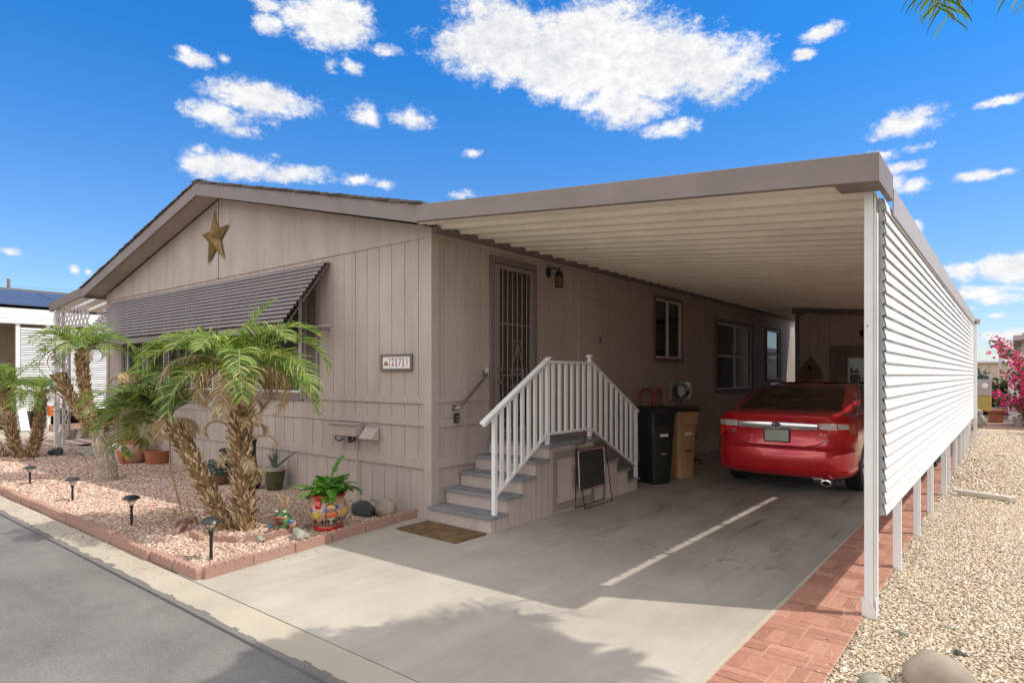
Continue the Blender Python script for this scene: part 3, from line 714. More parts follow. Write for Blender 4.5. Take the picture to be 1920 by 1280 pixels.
# ---- slatted awning over the street window
aw = MB(); XA, XB = -8.95, -1.83; n = 14
for k in range(n):
    t = k / n; y0 = -.05 - .60 * t; z0 = 3.00 - .80 * t
    aw.ribbon([(y0 + .045, z0 - .001), (y0 - .045, z0 - .003), (y0 - .056, z0 - .009), (y0 - .062, z0 - .038), (y0 - .054, z0 - .042)], 'x', XA, XB, .002)
aw.ribbon([(-.03, 3.03), (-.06, 2.99)], 'x', XA, XB, .004)
aw.ribbon([(-.63, 2.20), (-.645, 2.19), (-.648, 2.105), (-.63, 2.10)], 'x', XA, XB, .003)
awn = aw.build('awning', m_brown_awn, house)
for x in (XA + .02, -6.6, -4.2, XB - .02):
    ab = MB(); ab.tube([(x, -.03, 2.985), (x, -.63, 2.165)] + ([(x, -.01, 2.16)] if x in (XA + .02, XB - .02) else []), .011, 6); ab.build('awning_bracket', m_trim, awn)
ar = MB(); ar.tube([(-1.79, -.035, 2.215), (-2.40, -.035, 2.215)], .009, 6); ar.tube([(-2.42, -.05, 1.36), (-2.42, -.05, 2.95)], .008, 6); ar.build('awning_arm', m_white_dirty, awn)
# ---- security door
D0, D1, ZT = 1.04, 1.84, 2.96
f = MB(); bx(f, 'y', D0 - .075, D1 + .075, ZT, ZT + .075, .0005, .034); bx(f, 'y', D0 - .075, D0, .80, ZT, .0005, .03); bx(f, 'y', D1, D1 + .075, .80, ZT, .0005, .03)
bx(f, 'y', D0, D1, .78, .815, -.1, .04)
door = f.build('door_frame', m_trim, house, bevel=.003)
s = MB(); q = .055
m_secdoor = basic('taupe steel security door', (.27, .23, .205), .5, var=.06)
bx(s, 'y', D0 + .005, D0 + .11, .82, ZT - .01, -.03, .018); bx(s, 'y', D1 - .05, D1 - .005, .82, ZT - .01, -.03, .018)
bx(s, 'y', D0 + .11, D1 - .05, ZT - .065, ZT - .01, -.03, .018); bx(s, 'y', D0 + .11, D1 - .05, .82, .92, -.03, .018)
for z in (2.22, 1.58, 1.02): bx(s, 'y', D0 + .11, D1 - .05, z - .008, z + .008, .0, .012)
for k in range(6):
    u = D0 + .11 + (D1 - D0 - .16) * (k + .75) / 6.5; bx(s, 'y', u - .007, u + .007, .92, ZT - .065, -.004, .0095)
sd = s.build('security_door', m_secdoor, house, bevel=.002)
o_ = MB(); uc = D0 + .11 + (D1 - D0 - .16) * .56
def scroll(u, z, r, su, sz):
    pts = []
    for k in range(17):
        a = k / 16 * 4.9; rr = r * (1 - .62 * k / 16); pts.append((.016, u + su * (r - rr * math.cos(a)) * .9, z + sz * rr * math.sin(a)))
    o_.tube(pts, .0065, 5)
for su in (-1, 1):
    scroll(uc, 1.98, .055, su, 1); scroll(uc, 1.02 + .13, .055, su, -1)
    for zz in (1.62, 1.45): scroll(uc + su * .0, zz, .05, su, 1 if zz > 1.5 else -1); scroll(uc + su * .13, zz, .05, su, 1 if zz > 1.5 else -1)
    o_.tube([(.016, uc, 1.98), (.016, uc + su * .10, 1.72), (.016, uc + su * .12, 1.57), (.016, uc + su * .09, 1.38), (.016, uc, 1.10)], .0065, 5)
o_.build('scrollwork', m_secdoor, sd)
k_ = MB()
for z, r in ((1.655, .030), (1.50, .033)):
    k_.lathe([(.0, 0), (r * .55, .002), (r * .5, .03), (r, .045), (r * .9, .065), (0, .07)], n=16, cap=False)
    for i in range(len(k_.v) - 16 * 6, len(k_.v)): x, y, zz = k_.v[i]; k_.v[i] = (.018 + zz, D0 + .068 + x, z + y)
k_.tube([(.06, D0 + .07, 1.655), (.062, D0 + .17, 1.65)], .010, 8)
k_.build('handle', m_steel, sd, smooth=True)
d_ = MB(); d_.face([(-.008, D0 + .1, .9), (-.008, D1 - .04, .9), (-.008, D1 - .04, ZT - .05), (-.008, D0 + .1, ZT - .05)]); d_.build('insect_screen', m_screen, sd)
i_ = MB(); bx(i_, 'y', D0, D1, .80, ZT, -.16, -.09)
for z0, z1 in ((1.0, 1.62), (1.78, 2.3), (2.42, 2.78)):
    for ua, ub in ((D0 + .13, D0 + .38), (D0 + .44, D1 - .1)): bx(i_, 'y', ua, ub, z0, z1, -.09, -.078)
i_.build('inner_door', basic('brown inner door', (.26, .165, .115), .5), house, bevel=.004)
# ---- small fittings of the house
p = MB(); bx(p, 'y', 2.95, 3.60, 1.45, 2.72, .0005, .022); bx(p, 'y', 2.90, 3.64, 2.74, 2.81, .0005, .02); pn = p.build('service_panel_door', m_wall, house, bevel=.003)
p = MB(); bx(p, 'y', 3.53, 3.56, 2.08, 2.15, .013, .03); p.build('latch', m_dark, pn)
p = MB(); bx(p, 'y', .90, .94, 1.565, 1.66, .0005, .02); db = p.build('doorbell', m_white_dirty, house, bevel=.004)
p = MB(); p.box(-1.70, -.13, .845, -1.16, -.016, .985); p.prism([(-.16, .985), (-.016, .985), (-.016, 1.0), (-.16, .99)], 'x', -1.71, -1.15)
ub = p.build('utility_box', m_wall, house, bevel=.004)
p = MB(); p.tube([(-1.62, -.06, .85), (-1.63, -.08, .79), (-1.54, -.09, .765), (-1.48, -.07, .80)], .009, 6); p.tube([(-1.36, -.06, .85), (-1.36, -.06, .76)], .022, 8); p.tube([(-1.27, -.06, .85), (-1.27, -.07, .79), (-1.33, -.07, .77)], .014, 6)
p.build('valve', m_dark, ub); p = MB(); p.tube([(-1.26, -.022, .84), (-1.265, -.024, .5), (-1.255, -.026, .02)], .009, 6); p.build('pipe', m_wall, ub)
p = MB(); p.prism([(-.016, .80), (-.14, .83), (-.035, .955), (-.016, .955)], 'x', -1.10, -.86); p.build('dryer_vent', m_wall, house, bevel=.003)
p = MB(); bx(p, 'y', 2.5, 2.62, .2, .3, .0005, .03)

# ================================================================== CARPORT
cp = thing('carport', 'attached metal carport with taupe fascia, cream ribbed roof and white slatted side screen', 'carport', (4.25, 5, 0))
ZC = lambda x: 3.185 - .0945 * x
pan = MB(); prof = []; y = -.352
while y < 14.2:
    prof += [(y, .045), (y + .115, .045), (y + .122, 0), (y + .160, 0), (y + .167, .045), (y + .255, .045), (y + .260, .018), (y + .285, .018), (y + .290, .045)]
    y += .305
pan.ribbon(prof, 'x', .03, 4.225, .0016)
pan.v = [(x, y, z + ZC(x)) for x, y, z in pan.v]
pan.build('roof_pan', m_ceil, cp)
b = MB(); b.prism([(.20, 3.325), (4.322, 2.942), (4.322, 2.765), (.20, 3.152)][::-1], 'y', -.405, -.352)
b.box(4.286, -.352, 2.765, 4.322, .17, 2.94); b.prism([(4.06, 2.79), (4.286, 2.77), (4.286, 2.782), (4.06, 2.80)][::-1], 'y', -.352, -.13)
b.build('front_beam', m_trimflat, cp, bevel=.005)
m_gut = basic('pale taupe gutter', (.40, .355, .33), .5, var=.06)
b = MB(); b.box(4.318, .172, 2.672, 4.326, 12.2, 2.852); b.box(4.27, 12.18, 2.70, 4.42, 12.3, 2.80)
b.build('gutter', m_gut, cp)
for yy in (1.75, 3.05, 6.9, 10.2): b = MB(); b.box(4.235, yy - .008, 2.80, 4.318, yy + .008, 2.85); b.build('gutter_strap', m_gut, cp)
YP = [1.2, 2.57, 3.87, 5.2, 6.4, 7.9, 9.2, 10.44, 11.4]
for i, yy in enumerate([-.1] + YP + [12.22]):
    p = MB()
    if i == 0:
        p.box(4.196, -.135, .0, 4.246, -.085, 2.775); p.box(4.250, -.125, .0, 4.256, -.075, 2.77); p.box(4.256, -.125, 0, 4.262, -.118, 2.77); p.box(4.262, -.112, 0, 4.27, -.07, 2.64); p.box(4.244, -.118, .01, 4.252, -.108, 2.7)
    elif i == 4: p.box(4.225, yy - .035, -.02, 4.29, yy + .035, 2.79)
    elif i == len(YP) + 1: p.box(4.30, yy - .04, -.02, 4.37, yy + .04, 2.74)
    else: p.box(4.19, yy - .025, -.02, 4.235, yy + .025, 2.80); p.box(4.235, yy - .005, -.02, 4.25, yy + .025, 2.80)
    o = p.build('post', m_white, cp, bevel=.003)
    if i == 0:
        q = MB(); q.box(4.183, -.140, -.01, 4.250, -.080, .10); q.prism([(4.183, 0), (4.262, 0), (4.262, .06), (4.24, .115), (4.183, .12)], 'y', -.143, -.140); q.prism([(-.14, 0), (-.06, 0), (-.06, .05), (-.09, .09), (-.10, .14), (-.14, .12)], 'x', 4.262, 4.266)
        q.build('post_foot', m_white_dirty, o, bevel=.002)
        q = MB(); q.lathe([(0, 0), (.005, 0), (.005, .003), (0, .003)], n=8, cap=False); 
        q.v = [(4.216 + a, -.1375 - c_, 1.90 + b_) for a, b_, c_ in q.v]; q.build('screw', m_dark, o)
sc = MB(); N = 27; zt = 2.735; pitch = .0772
for k in range(N):
    z = zt - k * pitch
    for (ya, yb) in ((-.045, 6.2), (6.19, 12.2)):
        dx = 0 if ya < 0 else .0015
        sc.ribbon([(4.243 + dx, z - .012), (4.240 + dx, z), (4.255 + dx, z + .010), (4.284 + dx, z + .008), (4.297 + dx, z + .001), (4.311 + dx, z - .060), (4.311 + dx, z - .068), (4.304 + dx, z - .071)], 'y', ya, yb, .0018)
sc.build('side_screen', m_white, cp)
sc = MB(); sc.box(4.238, -.068, .60, 4.241, -.032, 2.76); sc.box(4.241, -.068, .62, 4.262, -.064, 2.75)
for k in range(N): z = zt - k * pitch; sc.prism([(4.241, z - .075), (4.241, z + .008), (4.284, z + .006), (4.310, z - .060), (4.286, z - .072)], 'y', -.050 - .002 * (k % 2), -.047 - .002 * (k % 2))
sc.build('screen_channel', basic('galvanised channel', (.36, .36, .355), .55, .4, var=.1), cp)
for k in range(27):
    pass
ds = MB(); ds.box(4.34, 5.17, .0, 4.40, 5.23, .05)
ds.prism([(4.34, 5.46), (4.40, 5.50), (4.94, 5.30), (5.0, 5.20), (4.93, 5.17), (4.86, 5.22), (4.34, 5.38)][::-1], 'z', .0, .06)
top('downspout_extension', ds, basic('beige plastic', (.55, .48, .40), .5), 'beige downspout extension lying on the tan gravel beside the carport', 'downspout extension', bevel=.008)

# shed at the back of the carport
shed = thing('storage_shed', 'taupe storage room closing the rear of the carport, with dark framed door', 'shed', (2.7, 10, 0))
mb = MB(); wall_with_holes(mb, 'x', 1.22, 4.12, -.02, 2.9, 9.98, -1, .2, [(2.02, 2.92, .02, 2.08)], 1.3); mb.box(1.22, 10.05, 0, 1.28, 15.8, 2.95); mb.box(4.06, 10.05, 0, 4.12, 15.8, 2.75); mb.box(1.22, 15.75, 0, 4.12, 15.8, 2.75); mb.box(1.1, 14.25, 2.96, 4.2, 15.9, 3.04)
mb.build('wall', m_wall, shed)
mb = MB(); mb.prism([(1.16, 3.06), (4.14, 2.78), (4.14, 2.68), (1.16, 2.94)][::-1], 'y', 9.90, 9.972); mb.box(1.205, 9.955, 0, 1.29, 9.978, 2.93)
bx(mb, 'x', 1.90, 2.02, 0, 2.08, 9.979, 9.95); bx(mb, 'x', 2.92, 3.04, 0, 2.08, 9.979, 9.95); bx(mb, 'x', 1.90, 3.04, 2.08, 2.20, 9.979, 9.948)
mb.build('trim', m_trim, shed, bevel=.003)
mb = MB(); mb.box(2.03, 9.985, .03, 2.91, 10.02, 2.07); sdoor = mb.build('door', m_trim, shed)
mb = MB()
for q in ((2.25, 2.29, .95, 1.95), (2.68, 2.72, .95, 1.95), (2.29, 2.68, 1.91, 1.95), (2.29, 2.68, .95, .99), (2.29, 2.68, 1.60, 1.63)): bx(mb, 'x', *q, 9.985, 9.965)
w = mb.build('window', m_white_dirty, sdoor); g = MB().face([(2.27, 9.978, .97), (2.7, 9.978, .97), (2.7, 9.978, 1.93), (2.27, 9.978, 1.93)]); g.build('pane', m_glass, w)
mb = MB(); mb.lathe([(0, 0), (.028, 0), (.03, .02), (.02, .03), (0, .03)], n=12, cap=False); mb.v = [(2.10 + x, 9.975 - z, 1.0 + y) for x, y, z in mb.v]; mb.build('handle', m_steel, sdoor, smooth=True)

# ================================================================== ENTRY STEPS
steps = thing('entry_steps', 'taupe boxed entry steps with grey treads rising to the security door from both sides', 'steps', (.45, 1.4, 0))
SX = .90
NZ = [(-.08, .165), (.175, .325), (.42, .485), (.665, .645), (.91, .80)]     # front edge y, tread top z, near flight
FZ = [(3.09, .165), (2.82, .325), (2.53, .485), (2.24, .645), (1.93, .80)]   # far flight
prof = [(NZ[0][0] + .03, -.02)]
for k, (y, z) in enumerate(NZ): prof += [(y + .03, (NZ[k - 1][1] if k else -.02)), (y + .03, z - .03)]
for k, (y, z) in enumerate(FZ[::-1]): prof += [(y - .03, z - .03)] + ([(y - .03, FZ[::-1][k + 1][1] - .03)] if k < 4 else [(y - .03, -.02)])
q = []
for p in prof:
    if not q or abs(p[0] - q[-1][0]) + abs(p[1] - q[-1][1]) > 1e-6: q.append(p)
b = MB(); b.prism(q[::-1], 'x', .02, SX - .02); b.build('carcass', m_wall, steps)
b = MB()   # grooved cheek wall, one strip of siding per bay, following the stair outline
def top_at(y):
    z = 0
    for (yy, zz) in NZ:
        if y >= yy + .03: z = zz
    for (yy, zz) in FZ:
        if y > yy - .03: z = min(z, {.80: .645, .645: .485, .485: .325, .325: .165, .165: 0}[zz])
    return z - .03
cuts = sorted({-.05, 3.06} | {y + .03 for y, z in NZ} | {y - .03 for y, z in FZ} | {.02 + .1 * k for k in range(31)})
for a, c in zip(cuts, cuts[1:]):
    zt_ = top_at((a + c) / 2)
    if zt_ > 0 and c - a > .012: b.box(SX - .02, a + .003, -.02, SX, c - .003, zt_)
b.build('cheek_panel', m_wall, steps)
for lst, sgn in ((NZ, 1), (FZ, -1)):
    for k, (y, z) in enumerate(lst[:4]):
        y2 = lst[k + 1][0] + sgn * .03
        t = MB(); t.box(.015, min(y, y2), z - .03, SX + .025, max(y, y2), z)
        t.build('tread', m_tread if sgn > 0 else m_tread, steps, bevel=.004)
t = MB(); t.box(.015, .91, .77, SX + .025, 1.93, .80); t.build('landing', m_tread, steps, bevel=.004)
h = MB()
for q in ((1.03, 1.09, .03, .71), (1.85, 1.91, .03, .71), (1.09, 1.85, .63, .71), (1.09, 1.85, .03, .11)): bx(h, 'y', *q, SX + .001, SX + .018)
hd = h.build('access_hatch', m_secdoor if False else basic('mid taupe paint', (.25, .205, .18), .65, var=.1), steps, bevel=.003)
h = MB(); wall_with_holes(h, 'y', 1.10, 1.84, .12, .62, SX + .010, 1, .12, [], 1.14); h.build('hatch_panel', m_wall, hd)
h = MB()
for k in range(9): bx(h, 'y', 1.40, 1.52, .27 + k * .028, .285 + k * .028, SX + .011, SX + .017)
h.build('hatch_vent', m_secdoor, hd)
h = MB(); bx(h, 'y', 1.025, 1.04, .60, .68, SX + .018, SX + .026); bx(h, 'y', 1.025, 1.04, .10, .18, SX + .018, SX + .026); h.build('hinge', m_secdoor, hd)
# railing
RX = .875
rail = MB()
def slope_rail(mb, ya, za, yb, zb, w, hgt):
    i = mb.add([(RX - w, ya, za - hgt), (RX + w, ya, za - hgt), (RX + w, ya, za), (RX - w, ya, za), (RX - w, yb, zb - hgt), (RX + w, yb, zb - hgt), (RX + w, yb, zb), (RX - w, yb, zb)])
    for q in ((0, 1, 2, 3), (7, 6, 5, 4), (0, 4, 5, 1), (1, 5, 6, 2), (2, 6, 7, 3), (3, 7, 4, 0)): mb.quadf([i + k for k in q])
slope_rail(rail, -.15, 1.115, .98, 1.785, .036, .024); slope_rail(rail, -.13, 1.09, .98, 1.75, .024, .022)
rl = rail.build('railing', m_white, steps, bevel=.003)
rail = MB(); slope_rail(rail, .93, 1.745, 1.87, 1.745, .028, .03); rail.build('top_rail', m_white, rl, bevel=.003)
rail = MB(); slope_rail(rail, 1.84, 1.775, 3.13, 1.09, .026, .026); rail.build('top_rail', m_white, rl, bevel=.003)
for (ya, za, yb, zb) in ((.035, .37, .95, .935), (.95, .935, 1.87, .935), (1.87, .935, 3.07, .335)):
    rail = MB(); slope_rail(rail, ya, za, yb, zb, .020, .03); rail.build('bottom_rail', m_white, rl, bevel=.002)
for (y, z0, z1) in ((.035, .165, 1.20), (.955, .80, 1.76), (1.855, .80, 1.78), (3.07, .165, 1.10)):
    p = MB(); p.box(RX - .022, y - .022, z0, RX + .022, y + .022, z1)
    if y == 1.855: p.box(RX - .034, y - .034, 1.80, RX + .034, y + .034, 1.815); p.box(RX - .026, y - .026, 1.815, RX + .026, y + .026, 1.83); p.box(RX - .018, y - .018, 1.78, RX + .018, y + .018, 1.80)
    p.build('railing_post', m_white, rl, bevel=.003)
def baluster(y, z0, z1):
    p = MB(); p.box(RX - .014, y - .021, z0, RX + .014, y + .021, z1); p.build('baluster', m_white, rl, bevel=.002)
for k in range(1, 8): y = .035 + .115 * k; baluster(y, .345 + .617 * (y - .035), 1.13 + .594 * (y + .05))
for k in range(6): y = 1.07 + .130 * k; baluster(y, .92, 1.73)
for k in range(1, 9): y = 1.855 + .135 * k; baluster(y, .915 - .50 * (y - 1.87), 1.755 - .531 * (y - 1.84))

# wall grab rail and key safe
t = MB(); t.tube([(.003, .86, 1.60), (.055, .86, 1.60), (.075, .845, 1.585), (.075, .40, 1.235), (.07, .36, 1.21), (.05, .345, 1.205), (.003, .345, 1.205)], .0155, 10)
for y, z in ((.86, 1.60), (.345, 1.205)):
    n0 = len(t.v); t.lathe([(0, 0), (.036, 0), (.036, .006), (.02, .01), (0, .01)], n=14, cap=False); t.v[n0:] = [(.002 + c_, y + a, z + b_) for a, b_, c_ in t.v[n0:]]
top('grab_rail', t, m_steel, 'steel grab rail slanting up the wall beside the security door', 'grab rail', smooth=True)
ks = thing('key_safe', 'small black key safe hanging from the lower end of the steel grab rail', 'key safe', (.05, .34, 1.02))
t = MB(); t.box(.035, .315, 1.04, .075, .375, 1.15); t.build('body', m_black_pl, ks, bevel=.008)
t = MB(); t.tube([(.055, .328, 1.145), (.055, .328, 1.195), (.055, .345, 1.212), (.055, .362, 1.195), (.055, .362, 1.145)], .004, 6); t.build('shackle', m_steel, ks)
t = MB(); t.box(.0755, .325, 1.055, .079, .365, 1.125); dp = t.build('dial_plate', m_steel, ks, bevel=.003)
t = MB(); t.box(.079, .332, 1.075, .081, .358, 1.105); t.build('dial_window', m_black_pl, dp)

# house number plaque: 2 7 1
pq = thing('number_plaque', 'taupe framed white tile plaque reading 271 with red bars, on the front wall', 'number plaque', (-.55, 0, 1.65))
t = MB(); X0, X1, Z0, Z1 = -.825, -.285, 1.628, 1.822; 
for q in ((X0, X1, Z1 - .026, Z1), (X0, X1, Z0, Z0 + .026), (X0, X0 + .026, Z0 + .026, Z1 - .026), (X1 - .026, X1, Z0 + .026, Z1 - .026)): bx(t, 'x', *q, -.001, -.034)
t.build('frame', m_trim, pq, bevel=.004)
t = MB()
for k in range(4): xa = X0 + .028 + k * (X1 - X0 - .056) / 4; bx(t, 'x', xa, xa + (X1 - X0 - .056) / 4 - .0015, Z0 + .028, Z1 - .028, -.001, -.018)
tile = t.build('tiles', basic('white glazed tile', (.78, .77, .74), .2, var=.03, bump=0), pq, bevel=.002)
m_red = basic('red glaze', (.55, .03, .035), .35, var=.05, bump=0); m_navy = basic('dark blue glaze', (.03, .035, .06), .35, bump=0)
wt = (X1 - X0 - .056) / 4
for k, ch in enumerate('271'):
    xc = X0 + .028 + wt * (k + 1.5)
    M = Matrix.Translation((xc, -.0195, (Z0 + Z1) / 2)) @ Matrix.Rotation(rad(90), 4, 'X') @ Matrix.Diagonal((.82, 1.2, 1, 1))
    text_mesh('numeral', ch, .108, m_navy, pq, Matrix.Translation((.55, 0, -1.65)) @ M, .001)
    t = MB()
    for dx in (-.0515, .0515):
        for j in range(3): bx(t, 'x', xc + dx - .0055 + (j % 2) * .002, xc + dx + .0035, 1.677 + j * .034, 1.707 + j * .034, -.0182, -.0205)
    t.build('red_bars', m_red, pq)
t = MB(); xc = X0 + .028 + wt * .5
t.prism([(xc - .05, 1.692), (xc + .05, 1.692), (xc + .035, 1.715), (xc + .02, 1.735), (xc + .0, 1.745), (xc - .018, 1.735), (xc - .032, 1.71)][::-1], 'y', -.0205, -.018); t.build('painted_hill', basic('ochre glaze', (.30, .16, .05), .4, var=.4, vs=60), pq)

# five-pointed star in the gable
t = MB(); cx, cz = -4.80, 3.72; R1, R2, dep = .46, .175, .10; pts = []
for k in range(10):
    a = rad(90 + 36 * k + 3); r = R1 if k % 2 == 0 else R2; pts.append((cx + r * math.cos(a) * 1.0, -.040, cz + r * math.sin(a)))
i = t.add(pts); c_ = t.add([(cx, -.04 - dep, cz)]); b_ = t.add([(cx, -.039, cz)])
for k in range(10): t.quadf([i + (k + 1) % 10, i + k, c_]); t.quadf([i + k, i + (k + 1) % 10, b_])
top('star', t, m_gold, 'large antique gold metal barn star hung under the gable peak', 'star ornament')

# lanterns
lt = thing('wall_lantern', 'small black coach lantern with glass panes beside the security door', 'lantern', (0, 2.28, 2.95))
t = MB(); n0 = len(t.v); t.lathe([(0, 0), (.055, 0), (.058, .012), (.045, .02), (0, .02)], n=18, cap=False, sy=1.35); t.v[n0:] = [(.002 + c_, 2.20 + a, 2.985 + b_) for a, b_, c_ in t.v[n0:]]
t.tube([(.015, 2.20, 3.0), (.05, 2.205, 3.035), (.10, 2.24, 3.035), (.13, 2.27, 3.0)], .010, 8); t.build('backplate', m_dark, lt, smooth=True)
cxl, cyl = .135, 2.275
t = MB(); t.lathe([(.012, .17), (.018, .15), (.05, .125), (.066, .10), (.066, .088), (.0, .088)], (cxl, cyl, 2.85), n=6, cap=False); t.lathe([(0, 0), (.060, 0), (.060, .012), (0, .012)], (cxl, cyl, 2.775), n=6, cap=False); t.lathe([(0, 0), (.008, .01), (.012, .02), (.006, .035), (0, .04)], (cxl, cyl, 3.02), n=8, cap=False)
for k in range(6): a = rad(60 * k); t.tube([(cxl + .058 * math.cos(a), cyl + .058 * math.sin(a), 2.78), (cxl + .058 * math.cos(a), cyl + .058 * math.sin(a), 2.945)], .0045, 5)
t.build('cage', m_dark, lt)
t = MB(); t.lathe([(.050, 2.788), (.050, 2.938)], (cxl, cyl, 0), n=6, cap=False); t.build('glass', glass_mat('amber glass', (.9, .72, .42), .8), lt)
t = MB(); t.lathe([(0, 0), (.012, 0), (.012, .05), (.022, .08), (.016, .11), (0, .12)], (cxl, cyl, 2.79), n=10, cap=False); t.build('bulb', basic('cream bulb', (.75, .62, .42), .4), lt, smooth=True)
ft = thing('flood_light', 'twin-headed security light with cream lamps above the shed door', 'light', (2.55, 9.97, 2.42))
t = MB(); t.lathe([(0, 0), (.06, 0), (.06, .02), (.03, .04), (0, .04)], n=14, cap=False); t.v = [(2.53 + a, 9.978 - c_, 2.47 + b_) for a, b_, c_ in t.v]; t.tube([(2.53, 9.94, 2.46), (2.47, 9.90, 2.42)], .015, 6); t.tube([(2.53, 9.94, 2.46), (2.60, 9.90, 2.42)], .015, 6); t.tube([(2.53, 9.94, 2.46), (2.53, 9.88, 2.41)], .03, 8); t.build('bracket', m_dark, ft)
for sx in (-1, 1):
    t = MB(); t.lathe([(0, .0), (.025, 0), (.05, .07), (.055, .10), (0, .11)], n=14, cap=False)
    Mx = Matrix.Translation((2.535 + sx * .06, 9.90, 2.43)) @ Matrix.Rotation(rad(118), 4, 'X') @ Matrix.Rotation(rad(sx * 38), 4, 'Y')
    t.v = [tuple(Mx @ Vector(p)) for p in t.v]; t.build('lamp_head', basic('cream lamp', (.62, .55, .42), .35), ft, smooth=True)

# wicker wall basket by the shed door
wb = MB(); rg = random.Random(5)
for k in range(11):
    z = 1.50 + k * .04; w = .21 * (1 - (k / 11) ** 2.2) + .03
    wb.tube([(1.53 + w * math.cos(a), 9.965 - .11 * math.sin(a) * w / .24, z + rg.uniform(-.008, .008)) for a in [math.pi * j / 10 for j in range(11)]], .011, 5)
for k in range(9):
    a = math.pi * k / 8; wb.tube([(1.53 + .23 * math.cos(a), 9.96 - .115 * math.sin(a), 1.47), (1.53 + .21 * math.cos(a), 9.96 - .10 * math.sin(a), 1.70), (1.53 + .02 * math.cos(a), 9.955, 1.97)], .009, 5)
wb.tube([(1.53, 9.955, 1.95), (1.53, 9.95, 2.02)], .012, 6)
bk = thing('wall_basket', 'bell-shaped brown wicker wall pocket hung on the shed wall', 'wall basket', (1.53, 9.97, 1.45))
wb.build('weave', basic('brown wicker', (.27, .18, .09), .8, var=.3, vs=30), bk)
t = MB(); t.prism([(1.34, 1.46), (1.72, 1.46), (1.70, 1.66), (1.60, 1.84), (1.53, 1.93), (1.46, 1.84), (1.36, 1.66)][::-1], 'y', 9.925, 9.965); t.build('shell', basic('dark straw', (.20, .13, .07), .9, var=.4, vs=30), bk)
t = MB(); t.box(1.495, 9.85, 1.68, 1.565, 9.93, 1.79); t.build('opening', m_inside, bk)

# doormat
t = MB(); t.box(0, 0, 0, .86, .44, .018)
o = top('doormat', t, NT('coir').m, 'brown coir doormat lying at the foot of the entry steps', 'doormat', bevel=.006)
nt = NT('brown coir'); v = nt.coord(); o.data.materials[0] = nt.m
nt.set(Base_Color=nt.mix(.75, nt.ramp(nt.noise(v, 9, 6, .7), [(.35, (.10, .055, .022)), (.65, (.24, .145, .06))]), nt.ramp(nt.noise(v, 130, 3, .8), [(.35, (.35, .35, .35)), (.62, (1.3, 1.3, 1.3))]), 'MULTIPLY'), Roughness=.95)
nt.l(nt.bump(nt.noise(v, 160, 3, .8), .9, .006), nt.b.inputs['Normal'])
o.location = (.46, -.315, .001); o.rotation_euler = (0, 0, rad(-1.5))

# folding A-frame sign board leaning against the steps
sg = thing('sign_board', 'dark blank sign board with silver edge on a black wire stand beside the steps', 'sign', (1.0, 1.8, 0))
t = MB(); w = .0065
t.tube([(.945, 1.46, .72), (.915, 1.47, .012), (.915, 2.14, .012), (.965, 2.08, .72)], w, 6); t.tube([(.95, 1.46, .70), (1.035, 1.49, .010), (1.04, 2.12, .010), (.97, 2.09, .70)], w, 6)
t.build('wire_stand', m_dark, sg)
t = MB(); t.tube([(.95, 1.44, .56), (.945, 1.44, .755), (.95, 1.62, .765), (.95, 1.62, .835), (.95, 1.80, .83)], w, 6); t.build('wire_handle', m_dark, sg)
Mx = Matrix.Translation((.985, 1.75, .215)) @ Matrix.Rotation(rad(-3), 4, 'Y')
t = MB(); t.box(-.006, -.285, .008, .006, .285, .462, Mx); pb = t.build('panel', None or basic('black sign face', (.034, .032, .032), .6, var=.35, vs=4), sg)
t = MB()
for q in ((-.30, -.288, 0, .47), (.288, .30, 0, .47), (-.288, .288, .458, .47), (-.288, .288, 0, .012)): t.box(-.010, q[0], q[2], .010, q[1], q[3], Mx)
t.build('frame', m_chrome, sg, bevel=.003)

